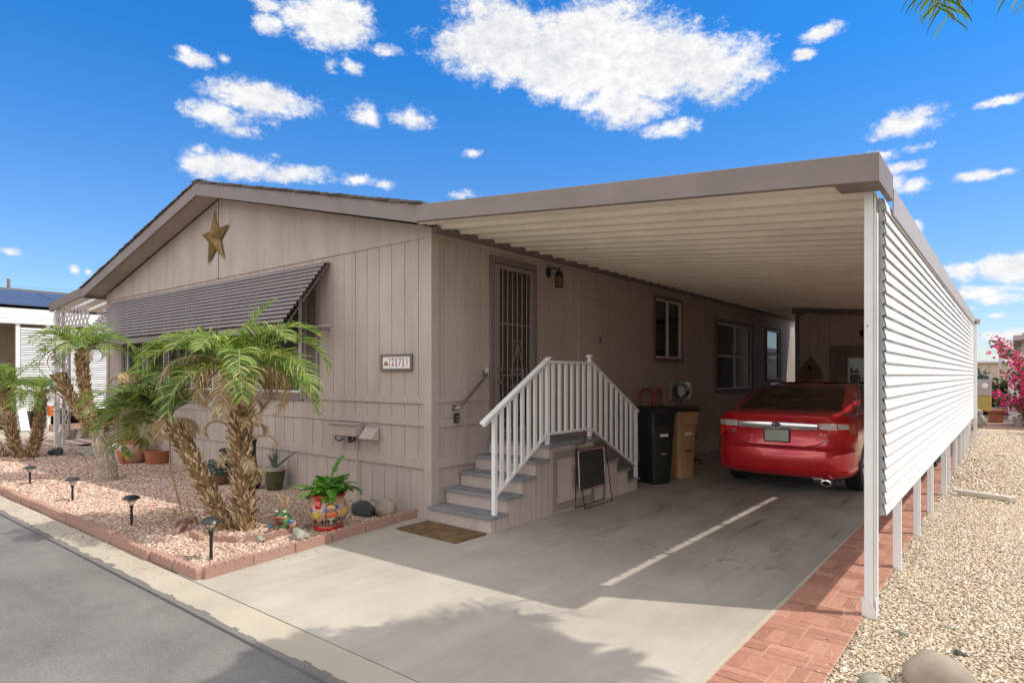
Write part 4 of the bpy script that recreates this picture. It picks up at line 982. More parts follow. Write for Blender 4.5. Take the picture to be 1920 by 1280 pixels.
# ================================================================== BINS AND CLUTTER BY THE WALL
def rrect(w, d, r, n=5):
    p = []
    for cx, cy, a0 in ((w / 2 - r, d / 2 - r, 0), (-w / 2 + r, d / 2 - r, 90), (-w / 2 + r, -d / 2 + r, 180), (w / 2 - r, -d / 2 + r, 270)):
        for k in range(n): a = rad(a0 + 90 * k / (n - 1)); p.append((cx + r * math.cos(a), cy + r * math.sin(a)))
    return p
def loft(mb, sections, cap=True):
    rings = [mb.add(s) for s in sections]; n = len(sections[0])
    for a, b in zip(rings, rings[1:]):
        for k in range(n): mb.quadf([a + k, a + (k + 1) % n, b + (k + 1) % n, b + k])
    if cap: mb.quadf([rings[0] + k for k in range(n)][::-1]); mb.quadf([rings[-1] + k for k in range(n)])
def bin_(loc, rotz, col, lidcol, label, scale=1.0):
    r = thing('wheeled_bin', label, 'bin', loc, rotz, 'wheeled bins beside the steps'); mt = basic('bin plastic ' + label[:6], col, .42, var=.12, vs=4, bump=.05, bs=200); ml = basic('bin lid ' + label[:6], lidcol, .4, var=.12, bump=.04)
    b = MB(); S = [(0, .40, .44, .02), (.02, .43, .47, 0), (.25, .45, .50, 0), (.62, .49, .55, 0), (.70, .51, .57, 0), (.74, .50, .56, 0), (.93, .53, .60, 0), (.99, .54, .61, 0)]
    loft(b, [[(x, y, z) for x, y in rrect(w, d, .09)] for z, w, d, _ in S]); body = b.build('body', mt, r, True, local=True)
    b = MB(); loft(b, [[(x, y, z) for x, y in rrect(w, d, .08)] for z, w, d in ((.955, .585, .655), (1.0, .595, .665), (1.0, .56, .63), (.955, .55, .62))]); b.build('rim', mt, body, True, local=True)
    b = MB(); secs = [[(x + .01, y, z + .02 * (1 - (x / .3) ** 2) * (z > 1.02)) for x, y in rrect(w, d, .08)] for z, w, d in ((.995, .62, .69), (1.022, .63, .70), (1.045, .57, .64), (1.052, .40, .46))]
    loft(b, secs); b.build('lid', ml, r, True, local=True)
    b = MB()                                       # ribbed grab collar on the front
    for k in range(7): yy = -.20 + k * .066; b.prism([(.262, .77 + .01 * abs(k - 3)), (.312, .80), (.318, .985), (.262, .985)], 'y', yy - .010, yy + .010) if False else b.box(.255, yy - .009, .80, .312, yy + .009, .985)
    b.box(.25, -.24, .975, .318, .24, .992); b.box(.25, -.235, .80, .283, .235, .985); b.build('grab_collar', mt, r, False, .004, local=True)
    b = MB(); b.tube([(.0 - .31, -.22, 1.02), (-.35, -.22, 1.03), (-.35, .22, 1.03), (-.31, .22, 1.02)], .014, 8); b.build('handle', ml, r, local=True)
    for sy in (-1, 1):
        b = MB(); b.lathe([(0, -.03), (.10, -.03), (.12, -.02), (.12, .02), (.10, .03), (0, .03)], n=20, cap=False); b.v = [(-.20 + x, sy * .23 + z, .12 + y) for x, y, z in b.v]; b.build('wheel', m_black_pl, r, True, local=True)
    b = MB(); b.box(.246, -.10, .65, .2575, .10, .685); b.build('sticker', m_white_dirty, body, local=True)
    b = MB(); b.box(.238, -.07, .40, .253, .07, .425); b.build('catch_bar', m_steel, body, local=True)
    r.scale = (.74, .74, scale); return r
bin_((.86, 3.72, .002), rad(-24), (.012, .018, .014), (.012, .014, .013), 'dark green wheeled rubbish bin with ribbed collar, nearer the steps', 1.06)
bin_((.93, 4.40, .002), rad(-20), (.40, .235, .115), (.018, .017, .016), 'tan wheeled recycling bin with black lid, behind the dark green bin', 1.03)
t = MB(); t.tube([(.20, 4.62, .10), (.14, 4.62, 1.22), (.13, 4.66, 1.30), (.12, 4.80, 1.335), (.12, 5.02, 1.335), (.13, 5.10, 1.29), (.16, 5.10, .10)], .016, 8); t.tube([(.22, 4.99, .9), (.22, 5.02, 1.22), (.22, 5.12, 1.335), (.20, 5.25, 1.33), (.18, 5.32, 1.20), (.18, 5.32, .5)], .016, 8)
t.box(.1, 4.6, .06, .34, 5.1, .075); ht = thing('hand_truck', 'red tubular hand truck standing behind the bins', 'hand truck', (.2, 4.9, 0)); t.build('frame', basic('red enamel', (.30, .012, .02), .35), ht)
for yy in (4.60, 5.10):
    t = MB(); t.lathe([(0, -.03), (.08, -.03), (.11, 0), (.08, .03), (0, .03)], n=16, cap=False); t.v = [(.24 + x, yy + z, .11 + y) for x, y, z in t.v]; t.build('wheel', m_black_pl, ht, True)
hr = thing('hose_reel', 'grey hose reel with coiled line and pale cover, mounted on the carport wall', 'hose reel', (.15, 6.2, 1.25))
t = MB()
for k in range(6): t.tube([(.16 + .13 * math.cos(a), 6.15 + k * .030, 1.29 + .13 * math.sin(a)) for a in [2 * math.pi * j / 16 for j in range(17)]], .014, 6)
t.build('coil', m_steel, hr, True)
t = MB(); loft(t, [[(.17 + a * s_, y, 1.29 + b_ * s_) for a, b_ in rrect(.24, .32, .06)] for y, s_ in ((6.33, .85), (6.35, 1.0), (6.46, 1.0), (6.49, .88))]); t.build('cover', m_white_dirty, hr, True)
t = MB(); t.box(.003, 6.10, 1.12, .03, 6.5, 1.46); t.build('bracket', m_gut, hr, bevel=.005)
t = MB()
for k in range(3): t.tube([(.10 + .03 * k, 6.40 + .03 * k, 1.16), (.10 + .03 * k, 6.42, .9), (.13, 6.40 + .02 * k, .62)], .010, 6)
t.build('hose', m_steel, hr)
ch = thing('office_chair', 'black swivel office chair half hidden behind the bins', 'office chair', (.42, 5.75, 0), .3)
t = MB()
for k in range(5): a = rad(72 * k + 10); t.tube([(0, 0, .12), (.30 * math.cos(a), .30 * math.sin(a), .075)], [.028, .018], 8)
t.build('base', m_black_pl, ch, True, local=True)
for k in range(5):
    a = rad(72 * k + 10); t = MB(); t.lathe([(0, -.022), (.026, -.02), (.028, 0), (.026, .02), (0, .022)], n=12, cap=False); t.v = [(.30 * math.cos(a) + x, .30 * math.sin(a) + z, .028 + y) for x, y, z in t.v]; t.build('caster', m_black_pl, ch, True, local=True)
t = MB(); t.tube([(0, 0, .1), (0, 0, .45)], .024, 10); t.build('gas_lift', m_steel, ch, True, local=True)
t = MB(); loft(t, [[(x, y, z) for x, y in rrect(w, w, .10)] for z, w in ((.45, .38), (.47, .44), (.52, .45), (.535, .40))]); t.build('seat', m_black_pl, ch, True, local=True)
t = MB(); t.box(-.21, -.2, .60, -.17, .2, .95); t.build('backrest', m_black_pl, ch, bevel=.03, local=True)
t = MB(); t.tube([(0, .2, .50), (0, .27, .56), (0, .27, .66), (-.1, .27, .67), (.12, .27, .67)], .014, 6); t.build('armrest', m_black_pl, ch, local=True)
t = MB(); t.box(3.45, 8.9, 0, 3.98, 9.3, .36); t.box(3.43, 8.88, .36, 4.0, 9.32, .40)
top('storage_tub', t, basic('green plastic tub', (.03, .30, .16), .45), 'green plastic storage tub at the back of the carport by the screen', 'tub', bevel=.015)
t = MB(); t.box(3.5, 8.1, 0, 3.95, 8.5, .25); top('dark_crate', t, m_black_pl, 'low black crate standing on the bricks behind the side screen', 'crate', bevel=.01)

# ================================================================== THE CAR
car = thing('sedan', 'metallic red four-door sedan parked nose-in under the carport', 'car', (2.51, 6.25, 0))
CXC, CYR, CYF = 2.51, 3.86, 8.66
nt = NT('metallic red car paint')
nt.set(Base_Color=(.62, .012, .024), Metallic=.35, Roughness=.30); nt.b.inputs['Coat Weight'].default_value = 1.0; nt.b.inputs['Coat Roughness'].default_value = .03
m_paint = nt.m
m_carglass = glass_mat('tinted car glass', (.50, .56, .50), 1.0, .9); m_redlens = basic('red tail lamp lens', (.66, .012, .008), .12, var=.15, vs=25, bump=.3, bs=90, coat=1)
m_clear = basic('clear lamp lens', (.80, .78, .76), .2, .25, var=.35, vs=30, bump=.6, bs=110, coat=1); m_amber = basic('amber lamp', (.55, .20, .08), .2, .2, var=.4, vs=40, coat=1)
LV = [(.235, .80, .16, .25), (.26, .855, .06, .12), (.30, .882, .010, .06), (.345, .89, -.012, .02), (.36, .888, .008, .02), (.40, .89, .002, .02), (.46, .90, -.008, .0), (.56, .905, .0, .0), (.605, .907, .012, .01), (.63, .907, .048, .02), (.66, .907, .062, .03), (.74, .91, .075, .10), (.83, .908, .078, .26), (.91, .90, .070, .62), (.97, .89, .058, 1.0), (1.02, .872, .045, 1.18), (1.055, .85, .042, 1.24), (1.078, .80, .075, 1.26), (1.092, .755, .16, 1.28), (1.10, .70, .40, 1.30)]
GH = [(1.075, .835, .42, 1.20), (1.105, .825, .50, 1.34), (1.18, .80, .70, 1.50), (1.25, .775, .90, 1.66), (1.32, .745, 1.10, 1.82), (1.385, .71, 1.30, 2.0), (1.428, .675, 1.48, 2.16), (1.455, .61, 1.76, 2.40), (1.470, .46, 2.06, 2.62), (1.476, .22, 2.35, 2.8)]
def car_ring(z, w, ro, fo, k=1.0, sx_=.0):
    P = []; yr, yf = CYR + ro, CYF - fo; we = w * .965
    for i in range(25):
        u = -1 + i / 12; P.append((CXC + we * math.copysign(abs(u) ** .92, u), yr + k * (.085 * u * u + .235 * abs(u) ** 9), z))
    y0 = yr + k * .32; y1 = yf - k * .40
    for i in range(1, 16):
        t = i / 16; P.append((CXC + w * (.965 + .035 * math.sin(math.pi * min(1, t * 1.15))), y0 + (y1 - y0) * t, z))
    for i in range(25):
        u = 1 - i / 12; P.append((CXC + we * math.copysign(abs(u) ** .92, u), yf - k * (.16 * u * u + .24 * abs(u) ** 9), z))
    for i in range(1, 16):
        t = 1 - i / 16; P.append((CXC - w * (.965 + .035 * math.sin(math.pi * min(1, t * 1.15))), y0 + (y1 - y0) * t, z))
    return P
def lerp_lv(z):
    for a, b in zip(LV, LV[1:]):
        if a[0] <= z <= b[0]:
            t = (z - a[0]) / (b[0] - a[0]); return [a[i] + (b[i] - a[i]) * t for i in range(4)]
    return LV[-1] if z > LV[-1][0] else LV[0]
b = MB(); loft(b, [car_ring(*l) for l in LV]); body = b.build('body', m_paint, car, True)
AX = [(4.90), (7.68)]
cut = MB()
for ya in AX:
    for s_ in (-1, 1):
        n0 = len(cut.v); cut.lathe([(.355, -.28), (.355, .22)], n=40); cut.v[n0:] = [(CXC + s_ * .86 + z * s_, ya + x, .335 + y) for x, y, z in cut.v[n0:]]
co = cut.build('wheel_cut', m_paint, car); 
mo = body.modifiers.new('arches', 'BOOLEAN'); mo.object = co; mo.operation = 'DIFFERENCE'; mo.solver = 'EXACT'
bpy.context.view_layer.update(); dg = bpy.context.evaluated_depsgraph_get(); dg.update()
nm = bpy.data.meshes.new_from_object(body.evaluated_get(dg)); body.modifiers.clear(); body.data = nm
bpy.data.objects.remove(co)
b = MB(); gl = MB(); R_ = [car_ring(*l, k=.75) for l in GH]; n = len(R_[0])
for a in range(len(R_) - 1):
    i = b.add(R_[a]); j = b.add(R_[a + 1])
    for k in range(n):
        k2 = (k + 1) % n
        zone = (2 <= k < 22) or (27 <= k < 37 and k != 32) or (43 <= k < 61) or (67 <= k < 77 and k != 71)
        if zone and 1 <= a < 6:
            pass
        else: b.quadf([i + k, i + k2, j + k2, j + k])
b.face(R_[-1]); b.build('roof', m_paint, car, True)
for nm_, ka, kb in (('rear_window', 2, 22), ('side_window', 27, 32), ('side_window', 33, 37), ('windscreen', 43, 61), ('side_window', 67, 71), ('side_window', 72, 77)):
    gl = MB()
    for a in range(1, 6):
        for k in range(ka, kb): ii = gl.add([R_[a][k], R_[a][k + 1], R_[a + 1][k + 1], R_[a + 1][k]]); gl.quadf([ii, ii + 1, ii + 2, ii + 3])
    gl.build(nm_, m_carglass, car, True)
def patch(name, mat, fa, fb, zb, zt, nu=14, nz=5, off=.006, parent=None, smooth=True, bulge=0):
    """surface panel following the tail of the body: u from fa to fb (1 = corner, beyond = side), zb/zt are functions of u"""
    m = MB(); parent = parent or car
    def S(u, z, o):
        _, w, ro, fo = lerp_lv(z); s_ = 1 if u > 0 else -1; a = abs(u)
        if a <= 1:
            x = w * .965 * a ** .92; y = CYR + ro + .085 * a * a + .235 * a ** 9
            nx = min(1, a ** 8); return (CXC + s_ * (x + o * nx), y - o * (1 - .5 * nx), z)
        return (CXC + s_ * (w * (.965 + .01 * (a - 1)) + o), CYR + ro + .32 + (a - 1) * .9, z)
    rows = [[S(fa + (fb - fa) * i / nu, zb(fa + (fb - fa) * i / nu) + (zt(fa + (fb - fa) * i / nu) - zb(fa + (fb - fa) * i / nu)) * j / nz, off + bulge * math.sin(math.pi * j / nz)) for j in range(nz + 1)] for i in range(nu + 1)]
    idx = [m.add(r) for r in rows]
    for i in range(nu):
        for j in range(nz): m.quadf([idx[i] + j, idx[i + 1] + j, idx[i + 1] + j + 1, idx[i] + j + 1])
    return m.build(name, mat, parent, smooth)
gapz = lambda u: .655 + .13 * abs(u / .7) ** 5
patch('boot_lid', m_paint, -.675, .675, lambda u: .880, lambda u: 1.052, 20, 6, .016)
for s_ in (-1, 1): patch('boot_wing', m_paint, s_ * .40, s_ * .675, gapz, lambda u: .880, 8, 5, .016)
patch('boot_sill', m_paint, -.40, .40, lambda u: .655, lambda u: .690, 8, 2, .016)
# dark joints round the boot lid
patch('boot_gap', m_dark, -.70, .70, lambda u: .640 + .13 * abs(u / .7) ** 5, lambda u: .648 + .13 * abs(u / .7) ** 5, 24, 1, .003)
for s_ in (-1, 1):
    lamp = patch('tail_lamp', m_redlens, s_ * .56, s_ * 1.30, lambda u: .885 - .17 * min(1, (abs(u) - .56) / .36) + .10 * max(0, abs(u) - .98), lambda u: .965 + .012 * min(1, (abs(u) - .56) * 3) - .03 * max(0, abs(u) - .95) / .3, 20, 6, .026)
    patch('reversing_lens', m_clear, s_ * .57, s_ * .80, lambda u: .885 - .03 * (abs(u) - .56), lambda u: .962, 8, 3, .031, lamp)
    patch('reversing_lens', m_clear, s_ * .815, s_ * .93, lambda u: .885, lambda u: .955, 6, 3, .031, lamp)
    patch('indicator_lens', m_amber, s_ * .935, s_ * .99, lambda u: .82, lambda u: .955, 6, 3, .031, lamp)
    patch('reflector', m_redlens, s_ * .80, s_ * .93, lambda u: .335, lambda u: .352, 6, 2, .006)
    patch('bumper_groove', m_dark, s_ * .96, s_ * 1.10, lambda u: .60, lambda u: .607, 6, 1, .004)
cb = patch('chrome_strip', basic('bright chrome trim', (.92, .93, .97), .20, .8, var=.02, bump=0), -.55, .55, lambda u: .878 - .014 * (1 - abs(u)), lambda u: .948 + .008 * (1 - abs(u)), 20, 8, .026, None, True, .014)
t = MB()
for (a, b_, th) in ((.058, .038, .006), (.022, .036, .0045)):
    t.tube([(CXC + a * math.cos(q), CYR + .020, .917 + b_ * math.sin(q)) for q in [2 * math.pi * k / 24 for k in range(25)]], th, 6)
t.tube([(CXC + .040 * math.cos(q), CYR + .020, .933 + .015 * math.sin(q)) for q in [2 * math.pi * k / 20 for k in range(21)]], .0045, 6)
em = t.build('emblem', m_chrome, car, True)
t = MB(); t.lathe([(0, 0), (.052, 0), (0, .002)], n=24, cap=False, sy=.65); t.v = [(CXC + x, CYR + .026 - z, .917 + y) for x, y, z in t.v]; t.build('emblem_field', basic('emblem blue', (.03, .05, .16), .3), em)
patch('recess_painted_shadow', m_dark, -.40, .40, lambda u: .872, lambda u: .880, 8, 1, .008)  # dark strip painting the shade along the top of the plate recess
t = MB(); t.box(CXC - .155, CYR + .050, .705, CXC + .155, CYR + .062, .86); pl_ = t.build('licence_plate', basic('pale plate', (.42, .44, .42), .4, var=.15, vs=5), car, bevel=.006)
t = MB()
for q in ((-.165, -.155, .695, .87), (.155, .165, .695, .87), (-.155, .155, .86, .87), (-.155, .155, .695, .705)): t.box(CXC + q[0], CYR + .046, q[2], CXC + q[1], CYR + .064, q[3])
t.build('plate_frame', m_dark, pl_)
def badge(txt, x, z, size, y=.055, shear=.25, sp=1.15):
    M = Matrix.Translation((x - 2.51, CYR + y - .016 - 6.25, z)) @ Matrix.Rotation(rad(90), 4, 'X') @ Matrix.Diagonal((1.25, 1, 1, 1))
    text_mesh('badge', txt, size, m_chrome, car, M, .0015, 'CENTER', shear, sp)
badge('CAMRY', CXC - .60, .835, .036, .112); badge('HYBRID', CXC - .595, .80, .027, .112, .0); badge('XLE', CXC + .55, .81, .036, .106); badge('HYBRID', CXC + .56, .735, .026, .106, .0)
# rear window surround, high brake lamp, antenna fin, door mirrors, handles
t = MB(); t.prism([(6.05, 1.466), (6.22, 1.468), (6.19, 1.515), (6.15, 1.51)], 'x', CXC - .010, CXC + .010); t.build('antenna_fin', m_paint, car, True)
for s_ in (-1, 1):
    t = MB(); t.blob((CXC + s_ * .97, 7.02, 1.0), .10, .05, .07, 3, 8, .03); t.build('door_mirror', m_paint, car, True)
    for yy in (5.45, 6.45): t = MB(); t.box(CXC + s_ * .905, yy, .83, CXC + s_ * .928, yy + .18, .855); t.build('door_handle', m_chrome, car, bevel=.008)
    for yy in (5.28, 6.28, 7.15):
        t = MB(); t.box(CXC + s_ * .9085, yy, .35, CXC + s_ * .912, yy + .006, 1.0); t.build('door_gap', m_dark, car)
    t = MB(); pts = []
    for (zz, ww, ro, fo) in GH[:7]: pts.append((CXC + s_ * (ww * .975 + .004), CYR + ro + .42 + .0, zz))
    t.tube(pts, .007, 5); t.tube([(CXC + s_ * .832, 4.85, 1.10), (CXC + s_ * .845, 6.0, 1.10), (CXC + s_ * .835, 7.0, 1.10)], .009, 5); t.build('window_chrome', m_chrome, car, True)
for ya in AX:
    for s_ in (-1, 1):
        t = MB(); t.lathe([(.20, -.105), (.30, -.108), (.325, -.095), (.332, -.06), (.334, 0), (.332, .06), (.325, .095), (.30, .108), (.20, .105)], n=40, cap=False)
        n0 = len(t.v)
        for k in range(4): 
            zz = -.066 + .044 * k; t.lathe([(.3345, zz - .003), (.3375, zz - .014), (.3375, zz - .030 if k == 0 else zz - .038), (.3345, zz - .041)], n=40, cap=False) if k else None
        t.v = [(CXC + s_ * .785 + z * s_, ya + x, .335 + y) for x, y, z in t.v]; wh = t.build('wheel', m_black_pl, car, True)
        t = MB(); t.lathe([(.205, .06), (.20, .075), (.19, .04), (.06, .05), (.05, .07), (0, .07)], n=24, cap=False)
        for k in range(10):
            a = 2 * math.pi * k / 10; c, sn = math.cos(a), math.sin(a); t.tube([(.04 * c, .04 * sn, .06), (.195 * c, .195 * sn, .072)], [.022, .014], 6)
        t.v = [(CXC + s_ * .785 + z * s_, ya + x, .335 + y) for x, y, z in t.v]; t.build('rim', m_steel, wh, True)
t = MB(); t.box(CXC - .72, 4.25, .20, CXC + .72, 8.3, .45); t.build('underbody', m_dark, car)
t = MB(); t.lathe([(.030, .0), (.044, .002), (.046, .16), (.030, .16), (.030, .0)], n=20, cap=False, sx=1.5); t.v = [(CXC + .60 + x, CYR + .06 + z, .205 + y) for x, y, z in t.v]; ex = t.build('exhaust_tip', m_chrome, car, True)
t = MB(); t.lathe([(0, .0), (.08, .01), (.085, .4), (0, .41)], n=18, cap=False, sy=.7); t.v = [(CXC + .42 + z * .3, CYR + .24 + x, .235 + y) for x, y, z in t.v]; t.build('muffler', m_steel, car, True)
t = MB(); t.box(CXC - .66, 4.50, 1.02, CXC + .66, 5.2, 1.06); t.box(CXC - .68, 5.2, .5, CXC + .68, 5.35, 1.08); t.build('parcel_shelf', basic('grey upholstery', (.16, .15, .14), .9), car)
for x in (-.45, 0, .45):
    t = MB(); loft(t, [[(CXC + x + a * s_, 5.16 + y, 1.14 + b_ * s_) for a, b_ in rrect(.26, .15 if x else .10, .045)] for y, s_ in ((0, .8), (.02, 1), (.08, 1), (.10, .8))]); t.build('headrest', basic('light grey upholstery', (.42, .40, .36), .9), car, True)
for x in (-.4, .4):
    t = MB(); loft(t, [[(CXC + x + a * s_, 6.2 + y, 1.05 + b_ * s_) for a, b_ in rrect(.46, .42, .1)] for y, s_ in ((0, .85), (.03, 1), (.12, 1), (.15, .85))]); t.build('front_seat', basic('light grey upholstery', (.34, .32, .29), .9), car, True)

# ================================================================== PALMS AND PLANTS
def curve_pts(P0, P1, bow, n=12):
    P0, P1, bow = Vector(P0), Vector(P1), Vector(bow)
    return [P0.lerp(P1, t) + bow * (4 * t * (1 - t)) for t in [i / n for i in range(n + 1)]]
def frond(mb, ra, base, azi, elev, L, droop, leaf=.28, rg=random, side=0.0, nleaf=34, width=.012, curl=0, lift=.5, tone=(.1, .9), stalk=.16):
    """one pinnate frond: a rachis that bends down, narrow folded leaflets on both sides"""
    p = Vector(base); n = 14; pts = [p.copy()]; dirs = []
    e = elev; a = azi
    for i in range(n):
        d = Vector((math.cos(a) * math.cos(e), math.sin(a) * math.cos(e), math.sin(e))); dirs.append(d)
        p = p + d * (L / n); pts.append(p.copy()); e -= droop / n * (.5 + 1.2 * i / n); a += side / n
    dirs.append(dirs[-1])
    ra.tube(pts, [.011 * (1 - .85 * i / n) + .0015 for i in range(n + 1)], 5, False)
    for k in range(nleaf):
        t = stalk + (1 - stalk) * (k + .5) / nleaf; f = t * n; i = min(n - 1, int(f)); q = pts[i].lerp(pts[i + 1], f - i); d = dirs[i]
        up = Vector((0, 0, 1)); s_ = d.cross(up); s_ = s_.normalized() if s_.length > .05 else Vector((1, 0, 0)); nn = s_.cross(d).normalized()
        ll = leaf * (math.sin(math.pi * min(1, .16 + .80 * t)) ** .6) * rg.uniform(.8, 1.1)
        for sd in (-1, 1):
            if rg.random() < .06: continue
            fw = .55 + .5 * t + rg.uniform(-.15, .15)
            v = (s_ * sd + d * fw + nn * (lift * rg.uniform(.3, 1.1))).normalized(); dn = Vector((0, 0, -1))
            w = (d - v * d.dot(v)).normalized() * width * rg.uniform(.7, 1.2) * .5
            m1 = q + v * ll * .5; v2 = (v + dn * rg.uniform(.08, .5) * (1 + curl)).normalized(); m2 = m1 + v2 * ll * .32; v3 = (v2 + dn * .6 * (1 + curl)).normalized(); m3 = m2 + v3 * ll * .25
            mb.cur = min(1, max(0, rg.uniform(*tone)))
            i0 = mb.add([q - w * .5, q + w * .5, m1 - w, m1 + w, m2 - w * .7, m2 + w * .7, m3])
            mb.quadf([i0, i0 + 1, i0 + 3, i0 + 2]); mb.quadf([i0 + 2, i0 + 3, i0 + 5, i0 + 4]); mb.quadf([i0 + 4, i0 + 5, i0 + 6])
def trunk(mb, pts, r0, r1, rg, scales=26, per=9, slen=.06, ragged=1.0, tone=(.1, 1)):
    n = len(pts) - 1; mb.cur = .3
    mb.tube(pts, [r0 + (r1 - r0) * i / n for i in range(n + 1)], 12)
    total = sum((pts[i + 1] - pts[i]).length for i in range(n)); rows = int(total / .030); per = int(per * 1.5)
    for k in range(rows):
        t = (k + .5) / rows; f = t * n; i = min(n - 1, int(f)); q = pts[i].lerp(pts[i + 1], f - i); d = (pts[i + 1] - pts[i]).normalized(); r = r0 + (r1 - r0) * t
        u = d.orthogonal().normalized(); w = d.cross(u)
        for j in range(per):
            a = 2 * math.pi * (j + .5 * (k % 2)) / per + rg.uniform(-.2, .2); o = u * math.cos(a) + w * math.sin(a); tg = d.cross(o)
            L = slen * rg.uniform(.5, 1.2) * (1 + ragged * rg.random() ** 3); wd = 2.0 * r / per * rg.uniform(.7, 1.3) + .002; b = q + o * r * .92
            out = rg.uniform(.45, 1.15); tip = b + (o * out + d * rg.uniform(.55, 1.1) + tg * rg.uniform(-.2, .2)).normalized() * L
            mb.cur = rg.uniform(*tone)
            i0 = mb.add([b - tg * wd, b + tg * wd, b + d * .03 + o * .004, tip - tg * wd * .22, tip + tg * wd * .22, tip - d * .016 - o * .004, b - d * .022 + o * .012])
            for qf in ((0, 6, 5, 3), (6, 1, 4, 5), (0, 3, 4, 1), (3, 5, 4)): mb.quadf([i0 + z for z in qf])
def hanging(mb, ra, base, azi, L, rg, spread=.25, fall=1.0, leaf=.16, nleaf=22, tone=(.2, 1)):
    frond(mb, ra, base, azi, rg.uniform(.3, .9), L, 3.4 * fall, leaf, rg, rg.uniform(-.5, .5), nleaf, .009, 1.4, .15, tone, .3)
def palm(name, label, trunks, fronds, seed, dead=(), tmat=None, group=None, leafmat=None, leaf=.28, nleaf=34, tone=(.1, .9), width=.012, base=None):
    rg = random.Random(seed); b = Vector(base or trunks[0][0][0]); T = thing(name, label, 'palm tree', (b.x, b.y, .03), 0, group)
    for (pts, r0, r1, kw) in trunks:
        m = MB(); trunk(m, pts, r0, r1, rg, **kw); m.build('trunk', tmat or m_bark, T)
    m = MB(); ra = MB()
    for f in fronds: frond(m, ra, f[0], f[1], f[2], f[3], f[4], leaf=leaf * f[5] if len(f) > 5 else leaf, rg=rg, side=f[6] if len(f) > 6 else rg.uniform(-.3, .3), nleaf=nleaf, tone=tone, width=f[7] if len(f) > 7 else width)
    if fronds: cr = m.build('crown', leafmat or m_frond, T); ra.build('frond_stalks', m_rachis, cr)
    m = MB(); ra = MB()
    for f in dead: hanging(m, ra, f[0], f[1], f[2], rg, leaf=f[3] if len(f) > 3 else .16, fall=f[4] if len(f) > 4 else 1.0)
    if dead: m.v += []; o = m.build('dry_fronds', m_dry, T); ra.build('dry_stalks', m_dry, o)
    return T
RIGHT = math.atan2(.6247, .7809)                    # street-parallel bearing used to aim fronds
def ring_fronds(c, n, L, elo, ehi, rg, droop=(1.2, 2.2), a0=0, a1=2 * math.pi, jitter=.25, ls=1.0):
    out = []
    for k in range(n):
        a = a0 + (a1 - a0) * (k + .5) / n + rg.uniform(-jitter, jitter); out.append((c, a, rg.uniform(elo, ehi), L * rg.uniform(.8, 1.1), rg.uniform(*droop), ls))
    return out
rg = random.Random(21)
# the tall front palm
pA = curve_pts((-1.02, -1.56, .0), (-1.08, -1.60, 1.60), (-.03, 0, 0)); c = Vector((-1.09, -1.61, 1.62))
fr = ring_fronds(c, 10, .98, .6, 1.3, rg, (1.5, 2.3)) + ring_fronds(c, 7, .95, .15, .6, rg, (1.2, 2.0))
fr += [(c, RIGHT + .1, .95, 1.15, 2.5, 1.1, .1), (c, RIGHT + math.pi - .1, .8, 1.2, 2.1, 1.1, 0), (c, RIGHT + math.pi + .4, .95, 1.1, 2.3), (c, RIGHT - .3, .55, 1.15, 2.2), (c, RIGHT + math.pi - .5, .35, 1.05, 1.8), (c, RIGHT + .5, 1.45, .8, .8), (c, 0.2, .5, 1.0, 2.0)]
dd = [(c - Vector((0, 0, .06)), rg.uniform(0, 6.28), rg.uniform(.55, 1.05), .17) for _ in range(20)]
for _ in range(14):
    z = rg.uniform(.55, 1.4); a = rg.uniform(0, 6.28); dd.append((Vector((-1.06 + .1 * math.cos(a), -1.6 + .1 * math.sin(a), z)), a, rg.uniform(.2, .42), .10))
dd += [(c, RIGHT + math.pi, 1.1, .20, .75), (c, RIGHT + math.pi + .4, 1.0, .2, .8), (c, RIGHT, .9, .18, .7), (c, RIGHT + math.pi - .4, .95, .2, .9)]
palm('pygmy_palm', 'tall front palm with shaggy brown trunk and wide green crown before the awning', [(pA, .068, .108, dict(per=10, slen=.045, ragged=2.2))], fr, 3, dd, base=(-1.02, -1.56, 0), leaf=.29, nleaf=50, tone=(.0, 1), width=.013)
# the leaning one beside it
pB = curve_pts((-1.22, -1.66, .0), (-1.66, -2.00, 1.10), (.02, .03, -.04)); c = Vector((-1.68, -2.01, 1.12)); rg = random.Random(8)
Lf = RIGHT + math.pi
fr = [(c, Lf + rg.uniform(-.75, .75), rg.uniform(.2, 1.1), rg.uniform(.75, 1.0), rg.uniform(1.5, 2.4)) for _ in range(13)] + [(c, Lf + rg.uniform(-1.5, 1.5), rg.uniform(.8, 1.35), rg.uniform(.55, .8), rg.uniform(1.2, 2.0)) for _ in range(7)]
dd = [(c - Vector((0, 0, .04)), rg.uniform(0, 6.28), rg.uniform(.3, .55), .13) for _ in range(9)] + [(c, Lf + .3, .75, .15, .9), (c, Lf - .3, .7, .15, .9), (c, Lf + 1.8, .45, .12)]
palm('pygmy_palm', 'leaning front palm whose darker fronds sweep left over the rock bed', [(pB, .078, .076, dict(per=9, slen=.030, ragged=1.6))], fr, 5, dd, leafmat=m_frond_dk, base=(-1.22, -1.66, 0), leaf=.29, nleaf=46, tone=(.0, 1), width=.013)
t = MB(); t.tube([(-1.72, -2.0, 1.02), (-1.80, -1.96, .62), (-1.76, -1.90, .30), (-1.70, -1.86, .05)], [.008, .010, .012, .010], 6); t.tube([(-1.66, -1.86, .28), (-1.60, -1.82, .12), (-1.57, -1.80, .03)], .008, 5); t.tube([(-1.86, -1.90, .03), (-1.86, -1.90, .19), (-1.82, -1.88, .12)], .009, 5)
top('fallen_stalk', t, m_dry, 'dry brown palm stalk hanging down from the leaning palm to the gravel', 'palm stalk')
